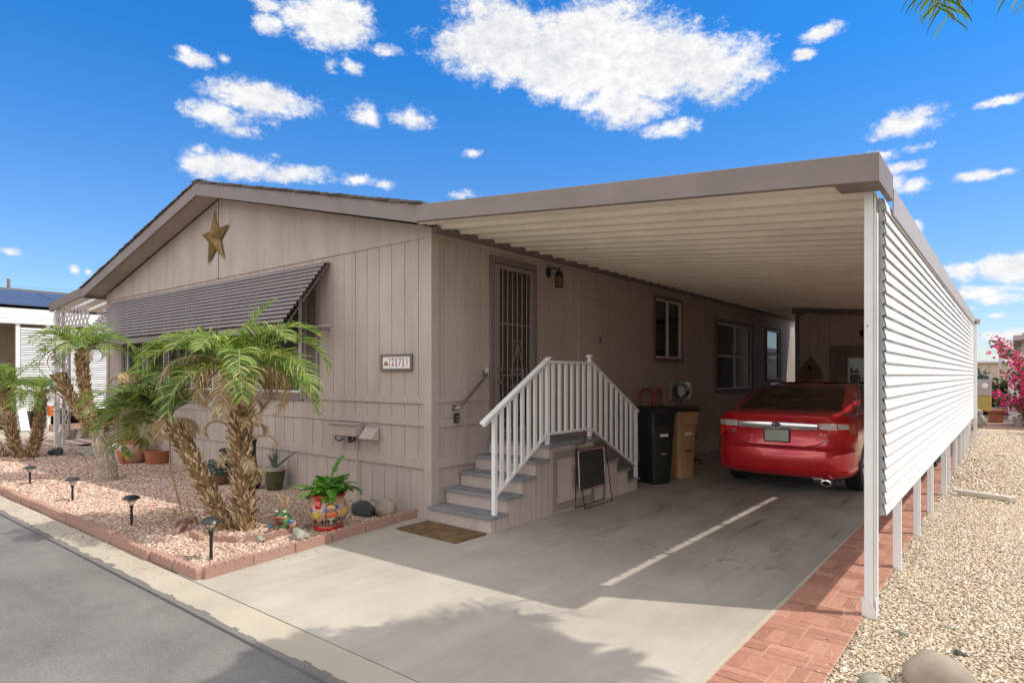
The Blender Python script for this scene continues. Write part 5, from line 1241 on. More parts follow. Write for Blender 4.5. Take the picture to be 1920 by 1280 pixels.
# the forked pale palm in the middle of the bed
rg = random.Random(12)
C0 = Vector((-5.38, -1.32, 0)); fork = Vector((-5.50, -1.42, .78)); Rv = Vector((.7809, .6247, 0))
pC = [C0, C0.lerp(fork, .5) + Rv * .02, fork]
up = curve_pts(fork - Vector((0, 0, .12)), C0 - Rv * .40 + Vector((0, 0, 1.92)), Rv * -.06); c = up[-1]
st = curve_pts(fork - Vector((0, 0, .12)), C0 - Rv * .74 + Vector((0, 0, 1.60)), Rv * -.04)
fr = ring_fronds(c, 18, .78, .35, 1.3, rg, (1.3, 2.3)) + [(c, RIGHT, .7, .95, 1.9), (c, Lf, .9, .8, 2.4), (c, RIGHT + .3, .3, .85, 1.4)]
dd = [(c, Lf, .8, .06, 1.3), (c, Lf + .4, .9, .05, 1.35), (c, RIGHT, .5, .14), (c, rg.uniform(0, 6), .4, .1), (c, rg.uniform(0, 6), .45, .1)]
s3 = curve_pts(fork, C0 + Rv * .22 + Vector((0, 0, 1.55)), Rv * .12)
dd += [(s3[-1], rg.uniform(0, 6.28), .26, .12, .7) for _ in range(12)]
T = palm('forked_palm', 'forked palm with pale scaly base, one green crown and a bare brown stub', [(pC, .130, .100, dict(per=12, slen=.035, ragged=.5, tone=(.3, 1))), (up, .062, .075, dict(per=9, slen=.04)), (st, .052, .075, dict(per=10, slen=.04)), (s3, .06, .05, dict(per=8, slen=.05))], fr, 9, dd, leaf=.24, nleaf=30, base=C0)
[q for q in T.children if q.name.startswith('trunk')][0].data.materials[0] = m_barkpale
# far left clump
rg = random.Random(31)
c1 = Vector((-9.75, -1.55, 1.30)); c2 = Vector((-9.30, -1.15, 1.22))
t1 = curve_pts((-9.55, -1.42, 0), c1, (-.05, -.03, 0)); t2 = curve_pts((-9.42, -1.30, 0), c2, (.06, .04, 0))
fr = ring_fronds(c1, 15, .85, .5, 1.35, rg, (1.1, 2.0)) + ring_fronds(c2, 12, .75, .2, 1.2, rg, (1.4, 2.4))
dd = [(c1, rg.uniform(0, 6.28), .5, .14) for _ in range(6)] + [(c2, RIGHT + rg.uniform(-.5, .5), .85, .06, 1.2) for _ in range(5)] + [(c2, rg.uniform(0, 6.28), .5, .14) for _ in range(5)]
palm('twin_palm', 'twin-trunked brown palm clump at the far left end of the rock bed', [(t1, .075, .095, dict(per=9, slen=.05, ragged=1.6)), (t2, .078, .07, dict(per=9, slen=.05, ragged=1.6))], fr, 14, dd, base=(-9.5, -1.35, 0), leaf=.26, nleaf=30)
c1 = Vector((-10.6, -1.9, .75)); t1 = curve_pts((-9.98, -1.62, 0), c1, (0, 0, .08))
fr = ring_fronds(c1, 14, .8, .2, 1.3, rg, (1.2, 2.2))
palm('small_palm', 'low leaning palm at the left edge, partly out of the picture', [(t1, .11, .09, dict(per=9, slen=.07))], fr, 15, [(c1, 0, .4, .1)], base=(-9.98, -1.62, 0), leaf=.26, nleaf=26)
# street palm to the right of the photographer; only its lowest frond tips hang into view
rg = random.Random(40); c1 = Vector((5.55, -1.30, 4.65)); t1 = curve_pts((6.15, -1.15, -.05), c1, (.05, 0, 0), 20)
fr = ring_fronds(c1, 15, 1.25, .2, 1.2, rg, (1.0, 1.8), jitter=.14) + ring_fronds(c1, 16, 1.15, -.1, .5, rg, (.8, 1.4), jitter=.16)
fr += [(c1, 2.45, .1, 1.9, 2.1, .9, 0, .013), (c1, 2.25, .1, 1.9, 1.6, .9, 0, .013), (c1, 2.35, .13, 1.92, 1.9, .85, 0, .013), (c1, 2.28, .08, 1.93, 1.8, .85, 0, .012), (c1, 2.02, .1, 1.88, 2.0, .8, 0, .012)]
palm('street_palm', 'taller palm right of the bricks, frond tips hanging in at the top', [(t1, .16, .11, dict(per=12, slen=.05, ragged=.3))], fr, 41, [], base=(6.15, -1.15, 0), leaf=.50, nleaf=30, width=.046, leafmat=m_frond_dk)

# ---- pots
def paint_dots(parent, c, Rf, items):
    """painted motifs as thin discs lying on the curved pot face; Rf(z) = radius; items = (angle deg, z, size, material, squash)"""
    for (ang, z, sz, mt, sq, nm) in items:
        m = MB(); a = rad(ang); n = 14; r = Rf(z) + .0025; pts = []
        for k in range(n):
            q = 2 * math.pi * k / n; rr = sz * (1 + .18 * math.cos(5 * q)); da = rr * math.cos(q) / r; dz = rr * sq * math.sin(q)
            R2 = Rf(z + dz) + .003; pts.append((c[0] + R2 * math.cos(a + da), c[1] + R2 * math.sin(a + da), c[2] + z + dz))
        i = m.add(pts); j = m.add([(c[0] + (r + .001) * math.cos(a), c[1] + (r + .001) * math.sin(a), c[2] + z)])
        for k in range(n): m.quadf([i + k, i + (k + 1) % n, j])
        m.build(nm, mt, parent)
def interp(prof):
    def f(z):
        for (r0, z0), (r1, z1) in zip(prof, prof[1:]):
            if z0 <= z <= z1: return r0 + (r1 - r0) * (z - z0) / max(1e-6, z1 - z0)
        return prof[-1][0] if z > prof[-1][1] else prof[0][0]
    return f
g = lambda n, c: basic(n, c, .25, var=.12, vs=20, bump=0, coat=.6)
m_salmon = g('salmon glaze', (.46, .26, .155)); m_redg = g('red glaze band', (.45, .02, .015)); m_blueg = g('blue glaze', (.045, .14, .30)); m_yel = g('yellow glaze', (.50, .40, .06)); m_org = g('orange glaze', (.55, .13, .025)); m_blk = g('black line glaze', (.02, .02, .02)); m_whiteg = g('grey white glaze', (.5, .48, .44)); m_grn = basic('mottled green glaze', (.085, .19, .07), .3, var=.75, vs=26, bump=.1, coat=.4); m_soil = basic('potting soil', (.05, .035, .025), .95, bump=.5)
def leaf_clump(mb, c, n, L, rg, elo=.2, ehi=1.4, w=.03, seg=4, droop=1.6, tone=(0, 1)):
    for k in range(n):
        a = rg.uniform(0, 6.283); e = rg.uniform(elo, ehi); p = Vector(c) + Vector((rg.uniform(-.04, .04), rg.uniform(-.04, .04), 0)); mb.cur = rg.uniform(*tone); l = L * rg.uniform(.6, 1.1); prev = None
        for i in range(seg + 1):
            d = Vector((math.cos(a) * math.cos(e), math.sin(a) * math.cos(e), math.sin(e))); s_ = Vector((-math.sin(a), math.cos(a), 0)) * w * .5 * math.sin(math.pi * min(.97, .15 + .85 * i / seg)); j = mb.add([p - s_, p + s_])
            if prev is not None: mb.quadf([prev, prev + 1, j + 1, j])
            prev = j; p = p + d * l / seg; e -= droop / seg
# painted pot with fern
PC = (-.43, -1.02, .035); prof = [(.12, 0), (.135, .02), (.13, .045), (.165, .09), (.198, .15), (.205, .19), (.195, .24), (.165, .30), (.15, .325), (.165, .345)]
pt = thing('painted_pot', 'round salmon pot painted with flowers, red rim, holding a bright green fern', 'plant pot', PC)
t = MB(); t.lathe([(.0, .003), (.115, 0)] + prof[1:] + [(.15, .343), (.14, .30), (0, .30)], PC, 32, False); t.build('bowl', m_salmon, pt, True)
t = MB(); t.lathe([(.116, .0), (.139, .0), (.142, .022), (.136, .044), (.12, .044)], PC, 32, False); t.build('foot_band', m_redg, pt, True)
t = MB(); t.tube([(PC[0] + .163 * math.cos(q), PC[1] + .163 * math.sin(q), PC[2] + .345) for q in [2 * math.pi * k / 32 for k in range(33)]], .014, 8); t.build('rim', m_redg, pt, True)
t = MB(); t.lathe([(0, 0), (.15, 0)], (PC[0], PC[1], PC[2] + .315), 20, False); t.build('soil', m_soil, pt)
Rf = interp(prof)
items = [(-62, .175, .052, m_org, 1.0, 'painted_flower'), (-62, .115, .048, m_whiteg, .8, 'painted_petal'), (-62, .262, .030, m_yel, .8, 'painted_flower'), (-20, .19, .030, m_yel, 1.1, 'painted_flower'), (-104, .175, .034, m_yel, 1.1, 'painted_flower'), (-80, .225, .020, m_blueg, 1.1, 'painted_leaf'), (-44, .25, .022, m_blueg, 1.1, 'painted_leaf'), (-124, .22, .022, m_blueg, 1.2, 'painted_leaf'), (-10, .26, .018, m_blueg, 1.2, 'painted_leaf'), (-25, .12, .020, m_blueg, 1.2, 'painted_leaf'), (-96, .095, .020, m_blueg, .6, 'painted_leaf')]
for a in (-38, -46, -78, -88, -112, -116, -8, -70, -54): items.append((a, .105 if a < -45 else .13, .011, m_blk, 2.2, 'painted_stroke'))
for a in range(-150, 20, 14): items.append((a, .070, .010, m_blk, .8, 'painted_stroke'))
items = [(q[0] + 36,) + q[1:] for q in items]; paint_dots(pt, PC, Rf, items)
t = MB()
for ring_r, zc in ((.060, .175), (.050, .245)):
    pts = []
    for k in range(21):
        q = 2 * math.pi * k / 20; z = zc + ring_r * math.sin(q) * (1 if ring_r > .055 else .7); r = Rf(z) + .004; a = rad(-26) + ring_r * math.cos(q) / r; pts.append((PC[0] + r * math.cos(a), PC[1] + r * math.sin(a), PC[2] + z))
    t.tube(pts, .0035, 5)
t.build('painted_outline', m_blk, pt)
t = MB(); a = rad(-64)
def onp(a, r, z): return (PC[0] + r * math.cos(a), PC[1] + r * math.sin(a), PC[2] + z)
i = None
for z, r in ((.335, .175), (.31, .205), (.27, .215), (.235, .20)):
    j = t.add([onp(a - .14, r, z), onp(a + .14, r, z), onp(a + .13, r - .02, z), onp(a - .13, r - .02, z)])
    if i is not None:
        for k in range(4): t.quadf([i + k, i + (k + 1) % 4, j + (k + 1) % 4, j + k])
    i = j
t.build('handle', m_redg, pt)
fern = MB(); fst = MB(); rg = random.Random(77); fc = Vector((PC[0], PC[1], PC[2] + .33))
for k in range(44):
    frond(fern, fst, fc + Vector((rg.uniform(-.06, .06), rg.uniform(-.06, .06), 0)), rg.uniform(0, 6.28), rg.uniform(.35, 1.45), rg.uniform(.20, .36), rg.uniform(.6, 2.0), .080, rg, 0, 28, .013, 0, .1, (0, 1), .15)
frond(fern, fst, fc, 1.2, 1.45, .42, .6, .10, rg, 0, 22, .026, 0, .1, (.3, .9), .45); frond(fern, fst, fc, RIGHT, .8, .40, 1.9, .09, rg, 0, 22, .016, 0, .1, (0, .4), .2)
frond(fern, fst, fc, RIGHT + math.pi, .55, .42, .9, .09, rg, 0, 22, .022, 0, .1, (.5, 1), .2)
top('fern', fern, m_fern, 'bright green fern growing out of the round painted pot', 'fern')
fo = bpy.data.objects['fern']; s_o = fst.build('stems', m_fern, fo, local=True); s_o.location = -fo.location
# frog planter
FC = Vector((-.62, -1.40, .035)); fg = thing('frog_planter', 'green glazed open-mouthed frog planter with dry brown stalks', 'frog planter', FC)
t = MB(); t.blob(FC + Vector((0, 0, .115)), .088, .080, .100, 4, 12, .03); fb = t.build('body', m_grn, fg, True)
mdir = Vector((.45, -.89, 0)); sdir = Vector((.89, .45, 0))
t = MB(); t.blob(FC + mdir * .052 + Vector((0, 0, .125)), .052, .040, .040, 4, 10, .0); t.build('mouth', basic('dark mouth glaze', (.10, .03, .02), .4), fg, True)
t = MB(); t.tube([FC + mdir * .088 * math.cos(q) + sdir * .072 * math.sin(q) + Vector((0, 0, .158 + .008 * math.cos(q * 2))) for q in [-1.35 + .27 * k for k in range(11)]], .0075, 6); t.build('lips', g('brick glaze', (.45, .10, .03)), fg, True)
for sd in (-1, 1):
    e = FC + mdir * .035 + sdir * .042 * sd + Vector((0, 0, .215))
    t = MB(); t.blob(e, .028, .028, .028, 3, 8, .0); ey = t.build('eye', m_grn, fg, True)
    t = MB(); t.blob(e + mdir * .018 + Vector((0, 0, .003)), .017, .017, .017, 3, 8, 0); t.build('eyeball', g('pale eye', (.62, .40, .36)), ey, True)
    t = MB(); t.blob(e + mdir * .032 + Vector((0, 0, .002)), .008, .008, .009, 3, 6, 0); t.build('pupil', g('blue pupil', (.02, .04, .20)), ey, True)
    h = FC + sdir * (.112 * sd) + mdir * .02 + Vector((0, 0, .07 + .03 * sd))
    t = MB(); t.blob(h, .038, .034, .050, 6, 8, .04); hn = t.build('hand', g('mottled clay glaze', (.42, .24, .18)), fg, True)
    t = MB(); t.blob(h + mdir * .02 + Vector((0, 0, .028)), .026, .024, .024, 5, 8, .05); t.build('blue_dot', m_blueg, hn, True)
t = MB(); t.lathe([(0, 0), (.085, 0), (.095, .015), (.07, .035), (0, .035)], FC, 20, False); t.build('base', g('brick base glaze', (.30, .10, .04)), fg, True)
t = MB(); rg = random.Random(4)
for k in range(9):
    a = rg.uniform(0, 6.28); b0 = FC + Vector((0, 0, .20)); tip = b0 + Vector((math.cos(a) * rg.uniform(.02, .12), math.sin(a) * .05, rg.uniform(.12, .24)))
    t.tube([b0, b0.lerp(tip, .5) + Vector((.012, 0, .01)), tip], [.010, .007, .001], 5)
t.tube([FC + Vector((-.05, -.02, .19)), FC + Vector((-.14, -.10, .17)), FC + Vector((-.22, -.16, .13))], [.007, .005, .001], 5); t.build('dry_stalks', m_dry, fg)
# aloe in tall green pot
t = MB(); AC = (-2.78, -.22, .035); ap = thing('aloe_pot', 'tall dark green textured pot with cream rim and a small aloe', 'plant pot', AC)
t.lathe([(0, 0), (.085, 0), (.10, .02), (.12, .14), (.135, .24), (.14, .265), (.125, .27), (.11, .265), (0, .25)], AC, 24, False); b_ = t.build('pot', basic('mossy green glaze', (.075, .075, .035), .5, var=.45, vs=22, bump=.5, bs=30), ap, True)
t = MB(); t.lathe([(.112, .265), (.120, .268), (.118, .30), (.124, .312), (.112, .315), (.10, .30), (0, .29)], AC, 24, False); t.build('rim', basic('cream glaze', (.40, .36, .27), .5), ap, True)
t = MB()
for k, (a, e, L) in enumerate(((2.5, 1.1, .26), (1.2, 1.45, .36), (2.9, 1.25, .30), (.55, .62, .42), (3.6, 1.0, .22), (4.6, 1.2, .22), (5.6, 1.3, .20), (.2, 1.2, .22))):
    p0 = Vector(AC) + Vector((0, 0, .29)); d = Vector((math.cos(a) * math.cos(e), math.sin(a) * math.cos(e), math.sin(e))); t.tube([p0, p0 + d * L * .5 + Vector((0, 0, .02)), p0 + d * L + Vector((0, 0, .01))], [.018, .013, .002], 6)
t.build('aloe_leaves', m_aloe, ap, True)
# blue-green shrub in wide brown bowl
BC = (-3.85, -.42, .035); bp = thing('succulent_bowl', 'wide brown bowl overflowing with dark blue-green foliage by the wall', 'plant pot', BC)
t = MB(); t.lathe([(0, 0), (.15, 0), (.17, .02), (.20, .09), (.215, .13), (.20, .14), (.17, .13), (0, .12)], BC, 24, False); t.build('bowl', basic('brown bowl', (.16, .085, .05), .7, var=.3, bump=.3), bp, True)
t = MB(); rg = random.Random(17)
for k in range(900):
    q = Vector((rg.gauss(0, .13), rg.gauss(0, .13), rg.uniform(0, .18))); 
    if rg.random() < .22: q = Vector((.08 + rg.gauss(0, .03), rg.gauss(0, .03), rg.uniform(.1, .36)))
    c = Vector(BC) + Vector((0, 0, .15)) + q; n_ = Vector((rg.gauss(0, 1), rg.gauss(0, 1), rg.gauss(.4, 1))).normalized(); u = n_.orthogonal().normalized() * .018; w = n_.cross(u).normalized() * .013; t.cur = rg.random(); i = t.add([c - u, c - w, c + u, c + w]); t.quadf([i, i + 1, i + 2, i + 3])
t.build('foliage', m_blueleaf, bp)
# dark urn behind the main trunk, second painted pot, terracotta bowl
t = MB(); t.lathe([(0, 0), (.08, 0), (.12, .06), (.135, .14), (.11, .24), (.07, .34), (.055, .48), (.06, .62), (.075, .68), (.06, .68), (0, .6)], (-3.12, -.36, .03), 22, False); top('dark_vase', t, basic('dark green glaze', (.02, .025, .022), .35, var=.3), 'dark slender vase against the wall just right of the tall palm trunk', 'vase', smooth=True)
TC = (-7.15, -.36, .03); tp = thing('painted_pot', 'large painted pot with a dark strappy plant, beside the terracotta bowl', 'plant pot', TC)
prof = [(.17, 0), (.21, .06), (.245, .16), (.25, .24), (.225, .34), (.20, .38)]; Rf = interp(prof)
t = MB(); t.lathe([(0, .0)] + prof + [(.17, .37), (0, .35)], TC, 26, False); t.build('bowl', m_salmon, tp, True); t = MB(); t.lathe([(.10, -.002), (.178, -.002), (.205, .05), (.19, .05)], TC, 26, False); t.build('foot_band', m_terra, tp, True)
t = MB(); t.lathe([(.20, .375), (.232, .375), (.235, .41), (.205, .415), (.19, .40)], TC, 26, False); t.build('rim', m_terra, tp, True)
paint_dots(tp, TC, Rf, [(-50, .16, .075, m_yel, 1, 'painted_flower'), (-82, .20, .07, m_org, .8, 'painted_flower'), (-62, .29, .045, m_blueg, .7, 'painted_leaf'), (-30, .22, .05, m_whiteg, 1, 'painted_petal'), (-58, .10, .06, m_redg, .8, 'painted_petal'), (-95, .14, .05, m_whiteg, .9, 'painted_petal')])
t = MB(); t.lathe([(0, .38), (.10, .38), (.11, .62), (.125, .64), (.10, .66), (0, .62)], TC, 18, False); t.build('inner_pot', basic('brown nursery pot', (.14, .06, .035), .6), tp, True)
t = MB(); rg = random.Random(6); leaf_clump(t, (TC[0], TC[1], TC[2] + .6), 26, .5, rg, .5, 1.4, .045, 5, 1.2); t.build('leaves', m_blueleaf, tp)
t = MB(); t.lathe([(0, 0), (.17, 0), (.185, .02), (.205, .20), (.215, .205), (.215, .23), (.195, .23), (.185, .19), (0, .17)], (-6.72, -.12, .035), 28, False); top('terracotta_bowl', t, m_terra, 'plain brown terracotta bowl standing against the front wall', 'bowl', smooth=True)
t = MB(); t.lathe([(0, 0), (.13, 0), (.16, .10), (.17, .22), (.14, .30), (0, .28)], (-7.75, -.40, .03), 22, False); top('white_planter', t, m_white_dirty, 'pale grey planter half hidden behind the pale palm base', 'planter', smooth=True)
# ---- rocks
def rock(c, r, mat, label, seed, rough=.12, name='rock'):
    t = MB(); t.blob((c[0], c[1], c[2]), r[0], r[1], r[2], seed, 12, rough); return top(name, t, mat, label, 'rock', smooth=True)
rock((-.66, -.40, .09), (.19, .11, .085), m_rockdk, 'dark grey-green oblong rock in front of the house wall', 3, .10)
rock((-.42, -.29, .12), (.135, .12, .115), m_rock, 'rounded brown boulder touching the dark rock by the wall', 8, .05)
rock((-.62, -.22, .16), (.14, .03, .02), m_rockgr, 'thin pale driftwood-like stone lying on the dark rock', 5, .15)
rock((-.30, -1.42, .07), (.105, .065, .055), m_rockgr, 'flat grey-green rock right of the frog planter', 11, .15)
rock((-.52, -1.70, .055), (.075, .04, .03), m_rockgr, 'pale flat stone in front of the frog planter', 13, .16)
rock((-.74, -1.66, .055), (.04, .035, .035), m_rock, 'small rounded stone left of the pale flat stone', 14, .12)
rock((-.66, -1.62, .05), (.045, .03, .025), m_pink, 'small pinkish stone between the stones before the frog', 15, .15)
rock((4.66, -.96, .03), (.17, .12, .13), m_rock, 'large smooth tan boulder in the gravel at the bottom right', 21, .09)
rock((4.40, -1.13, .0), (.07, .06, .055), m_rockgr, 'small grey boulder just left of the large tan boulder', 22, .06)
rock((4.93, -.93, -.0), (.045, .04, .035), basic('brown stone', (.16, .09, .03), .7, var=.5, vs=30), 'small dark brown stone right of the large tan boulder', 23, .15)
rock((-9.5, -.85, .08), (.18, .12, .09), m_rockdk, 'dark rock at the far left end of the bed by the twin palm', 31, .12)
rock((-8.95, -.45, .10), (.28, .2, .12), m_rockgr, 'large grey rock mound left of the pale palm base', 32, .2)
rock((-9.25, -.65, .05), (.12, .07, .04), m_rock, 'small pale rock between the two far left rocks', 33, .15)
for i, (x, y, lab) in enumerate(((4.42, -.28, 'small blue-grey flat pebble on the gravel right of the corner post'), (4.63, -.02, 'grey flake of stone in the gravel beyond the corner post'), (4.72, -.42, 'dark pebble in the gravel near the large tan boulder'))):
    rock((x, y, .0), (.032, .02, .012), m_rockgr if i < 2 else m_rockdk, lab, 50 + i, .2, 'pebble')
# fallen petals
for i, (x, y, lab) in enumerate(((-.98, -1.28, 'red petal by the palm ring on the house side'), (-2.9, -1.7, 'red petal on the sunny pink gravel between the path lights'), (-6.4, -1.9, 'red petal on the gravel near the leftmost path light'), (-1.3, -1.95, 'red petal at the foot of the front path light'))):
    t = MB(); t.blob((x, y, .055), .022, .018, .006, i, 6, .2); top('petal', t, m_pinkfl, lab, 'petal', 'bougainvillea petals blown onto the bed')
# ---- path lights
def path_light(loc, h, label, first=None):
    if first is not None: o = dup(first, loc, label=label); o.scale = (1, 1, h / .37); return o
    r = thing('path_light', label, 'path light', loc, 0, 'solar path lights along the kerb')
    t = MB(); t.lathe([(.0, 0), (.013, 0), (.013, .21), (.018, .215), (.018, .24), (0, .245)], n=12, cap=False); t.build('stake', m_dark, r, True, local=True)
    t = MB(); t.lathe([(.012, .235), (.018, .255), (.045, .315), (.04, .315), (.012, .25)], n=4, cap=False)
    t = MB()
    for k in range(4): a = rad(45 + 90 * k); t.tube([(.014 * math.cos(a), .014 * math.sin(a), .24), (.03 * math.cos(a), .03 * math.sin(a), .27), (.055 * math.cos(a), .055 * math.sin(a), .325)], .003, 5)
    t.build('bracket', m_dark, r, local=True)
    t = MB(); t.lathe([(0, .275), (.022, .278), (.042, .305), (.048, .325), (0, .328)], n=20, cap=False); t.build('lens', basic('cream lens', (.66, .60, .44), .3), r, True, local=True)
    t = MB(); t.lathe([(0, .322), (.080, .318), (.083, .325), (.072, .340), (.05, .358), (0, .366)], n=24, cap=False); t.build('cap', basic('black solar cap', (.028, .03, .033), .3, var=.2), r, True, local=True)
    return r
pl0 = path_light((-.28, -2.27, .03), .37, 'black solar path light nearest the driveway corner')
for (x, y, h, lab) in ((-2.137, -2.2, .32, 'black solar path light in the middle of the row, before the leaning palm'), (-4.064, -2.16, .30, 'black solar path light in front of the pale forked palm'), (-5.9, -2.14, .27, 'black solar path light farthest left in the row')):
    path_light((x, y, .03), h, lab, pl0)

# ================================================================== LEFT: PATIO COVER AND NEIGHBOUR
pc = thing('patio_cover', 'taupe patio cover with slatted roof and lattice panels on the left side of the house', 'patio cover', (-10.6, 2, 0))
t = MB(); t.prism([(-11.76, 3.17), (-9.66, 3.36), (-9.66, 3.17), (-11.76, 2.99)][::-1], 'y', -.37, -.33); t.box(-11.80, -.33, 2.99, -11.76, 5, 3.17); t.build('fascia', m_trim, pc, bevel=.004)
t = MB()
for k in range(15): y = -.28 + k * .32; t.prism([(-11.76, 3.10), (-9.45, 3.30), (-9.45, 3.24), (-11.76, 3.04)][::-1], 'y', y, y + .20)
t.build('roof_slats', m_ceil, pc)
for x, y in ((-11.55, -.28), (-11.55, 2.4), (-11.55, 4.9)):
    t = MB(); t.box(x - .05, y - .05, -.05, x + .05, y + .05, 3.05); t.build('post', m_white_dirty, pc, bevel=.004)
t = MB(); t.box(-11.30, -.26, -.05, -11.25, -.21, 3.05); t.build('post', m_white_dirty, pc)
def lattice(mb, x0, x1, y, z0, z1, p=.22, w=.028):
    L = z1 - z0; k = -L
    while k < (x1 - x0):
        for s_ in (-1, 1):
            a = (x0 + k, z0) if s_ > 0 else (x0 + k + L, z0); b = (a[0] + s_ * L, z1)
            # clip to x0..x1
            ta = 0; tb = 1; dx = b[0] - a[0]
            for lim, up_ in ((x0, False), (x1, True)):
                tt = (lim - a[0]) / dx
                if (dx > 0) == up_: tb = min(tb, tt)
                else: ta = max(ta, tt)
            if tb - ta > .02:
                pa = (a[0] + dx * ta, z0 + L * ta); pb = (a[0] + dx * tb, z0 + L * tb); yy = y + (.006 if s_ > 0 else 0)
                q = w * .7; i = mb.add([(pa[0] - q, yy, pa[1] + q * s_), (pa[0] + q, yy, pa[1] - q * s_), (pb[0] + q, yy, pb[1] - q * s_), (pb[0] - q, yy, pb[1] + q * s_), (pa[0] - q, yy + .006, pa[1] + q * s_), (pa[0] + q, yy + .006, pa[1] - q * s_), (pb[0] + q, yy + .006, pb[1] - q * s_), (pb[0] - q, yy + .006, pb[1] + q * s_)])
                for f_ in ((0, 1, 2, 3), (7, 6, 5, 4), (0, 4, 5, 1), (3, 2, 6, 7), (0, 3, 7, 4), (1, 5, 6, 2)): mb.quadf([i + z for z in f_])
        k += p
t = MB(); lattice(t, -11.74, -9.5, -.30, 2.60, 2.99); t.box(-11.76, -.31, 2.57, -9.5, -.28, 2.60); t.build('lattice', m_gut, pc)
t = MB(); lattice(t, -11.24, -10.75, -.28, .3, 2.6); t.box(-10.75, -.30, .3, -10.72, -.26, 2.6); t.build('lattice', m_gut, pc)

nb = thing('neighbour_home', 'white neighbouring home with dark blue solar roof and slatted white screen on the left', 'house', (-21, 4, 0))
t = MB(); t.box(-18.0, -8, 3.10, -17.9, 16, 3.24); t.box(-18.0, -8, 3.25, -17.93, 16, 3.55); t.build('fascia', m_white, nb)
t = MB(); t.prism([(-18.05, 3.52), (-23.5, 4.75), (-29, 3.52), (-29, 3.40), (-23.5, 4.62), (-18.05, 3.40)], 'y', -8, 16); t.build('roof', m_shingle, nb)
for k in range(12):
    t = MB(); y0 = -7.4 + k * 1.85
    for (xa, xb) in ((-18.25, -19.95), (-20.0, -21.7)):
        za, zb = 3.62 + (-18.05 - xa) * .2257, 3.62 + (-18.05 - xb) * .2257; t.prism([(xa, za), (xa, za + .035), (xb, zb + .035), (xb, zb)], 'y', y0, y0 + 1.81)
    t.build('solar_panel', m_solar, nb)
t = MB(); t.box(-21.5, -8, -.05, -21.3, 16, 3.4); t.box(-21.4, -8.1, -.05, -18, -8, 3.3); t.box(-21.4, -8, 3.15, -18.0, 16, 3.22); wl_ = t.build('wall', m_beige, nb)
for (y0, y1) in ((-3.2, -2.0), (-.6, .6), (4, 5)): t = MB(); t.box(-21.3, y0, .9, -21.26, y1, 2.2); t.build('window', m_inside, nb)
t = MB()
for k in range(34): z = 2.98 - k * .073; t.ribbon([(-18.0, z), (-17.97, z + .004), (-17.925, z - .05), (-17.93, z - .06)], 'y', .56, 11.5, .003)
t.build('side_screen', m_white, nb)
for y in (-5, -2.2, .50, 1.25, 2.9, 4.2, 6, 8, 10, 11.5): t = MB(); t.box(-18.05, y - .05, -.05, -17.95, y + .05, 3.12); t.build('post', m_white, nb)
t = MB(); t.box(-19.6, 1.2, 0, -19.0, 1.9, .75); top('neighbour_bin', t, m_black_pl, 'dark bin under the neighbour\'s white screen', 'bin', bevel=.03)
t = MB(); t.lathe([(0, 0), (.11, 0), (.13, .18), (.13, .30), (0, .30)], (-17.6, 1.25, .35), 16, False); top('orange_bucket', t, basic('orange plastic', (.65, .16, .04), .5), 'orange and white bucket under the neighbour\'s slatted screen', 'bucket')
t = MB(); t.box(-19.9, 2.2, 0, -18.6, 4.6, .95); t.box(-19.6, 2.5, .95, -18.9, 4.2, 1.3); top('covered_cart', t, m_black_pl, 'dark covered cart in the shade behind the neighbour\'s screen', 'cart', bevel=.12)
t = MB(); t.prism([(-17.2, 0), (-16.95, 0), (-17.35, .62), (-17.5, .62)], 'y', .35, .55); top('white_downspout', t, m_white, 'white downspout foot leaning out below the neighbour\'s screen', 'downspout')
struct('neighbour_driveway', sheet(-18.2, -2.56, -15.0, 16, -.030), m_curb); struct('neighbour_bed', sheet(-15.0, -2.56, -11.9, 16, -.024), m_pinkbed)
low = MB(); low.box(-16.6, .9, -.05, -16.45, 9, .16); top('low_wall', low, m_edge, 'low terracotta-coloured scalloped border before the neighbour\'s screen', 'border wall')
t = MB(); t.box(-13.6, .3, -.05, -13.45, 7, .22); top('block_wall', t, m_dirt, 'low tan block wall between the two lots', 'wall', bevel=.01)
sc2 = edging_mb(.42, 5, .10, .055).build('edging_block', m_edge, None)
for k in range(16):
    o = sc2 if k == 0 else dup(sc2); o.location = (-16.3, .9 + .43 * k, .06); o.rotation_euler = (0, 0, rad(90)); tag(o, 'terracotta scalloped edging block beneath the neighbour\'s white screen', 'edging block', 'neighbour edging')
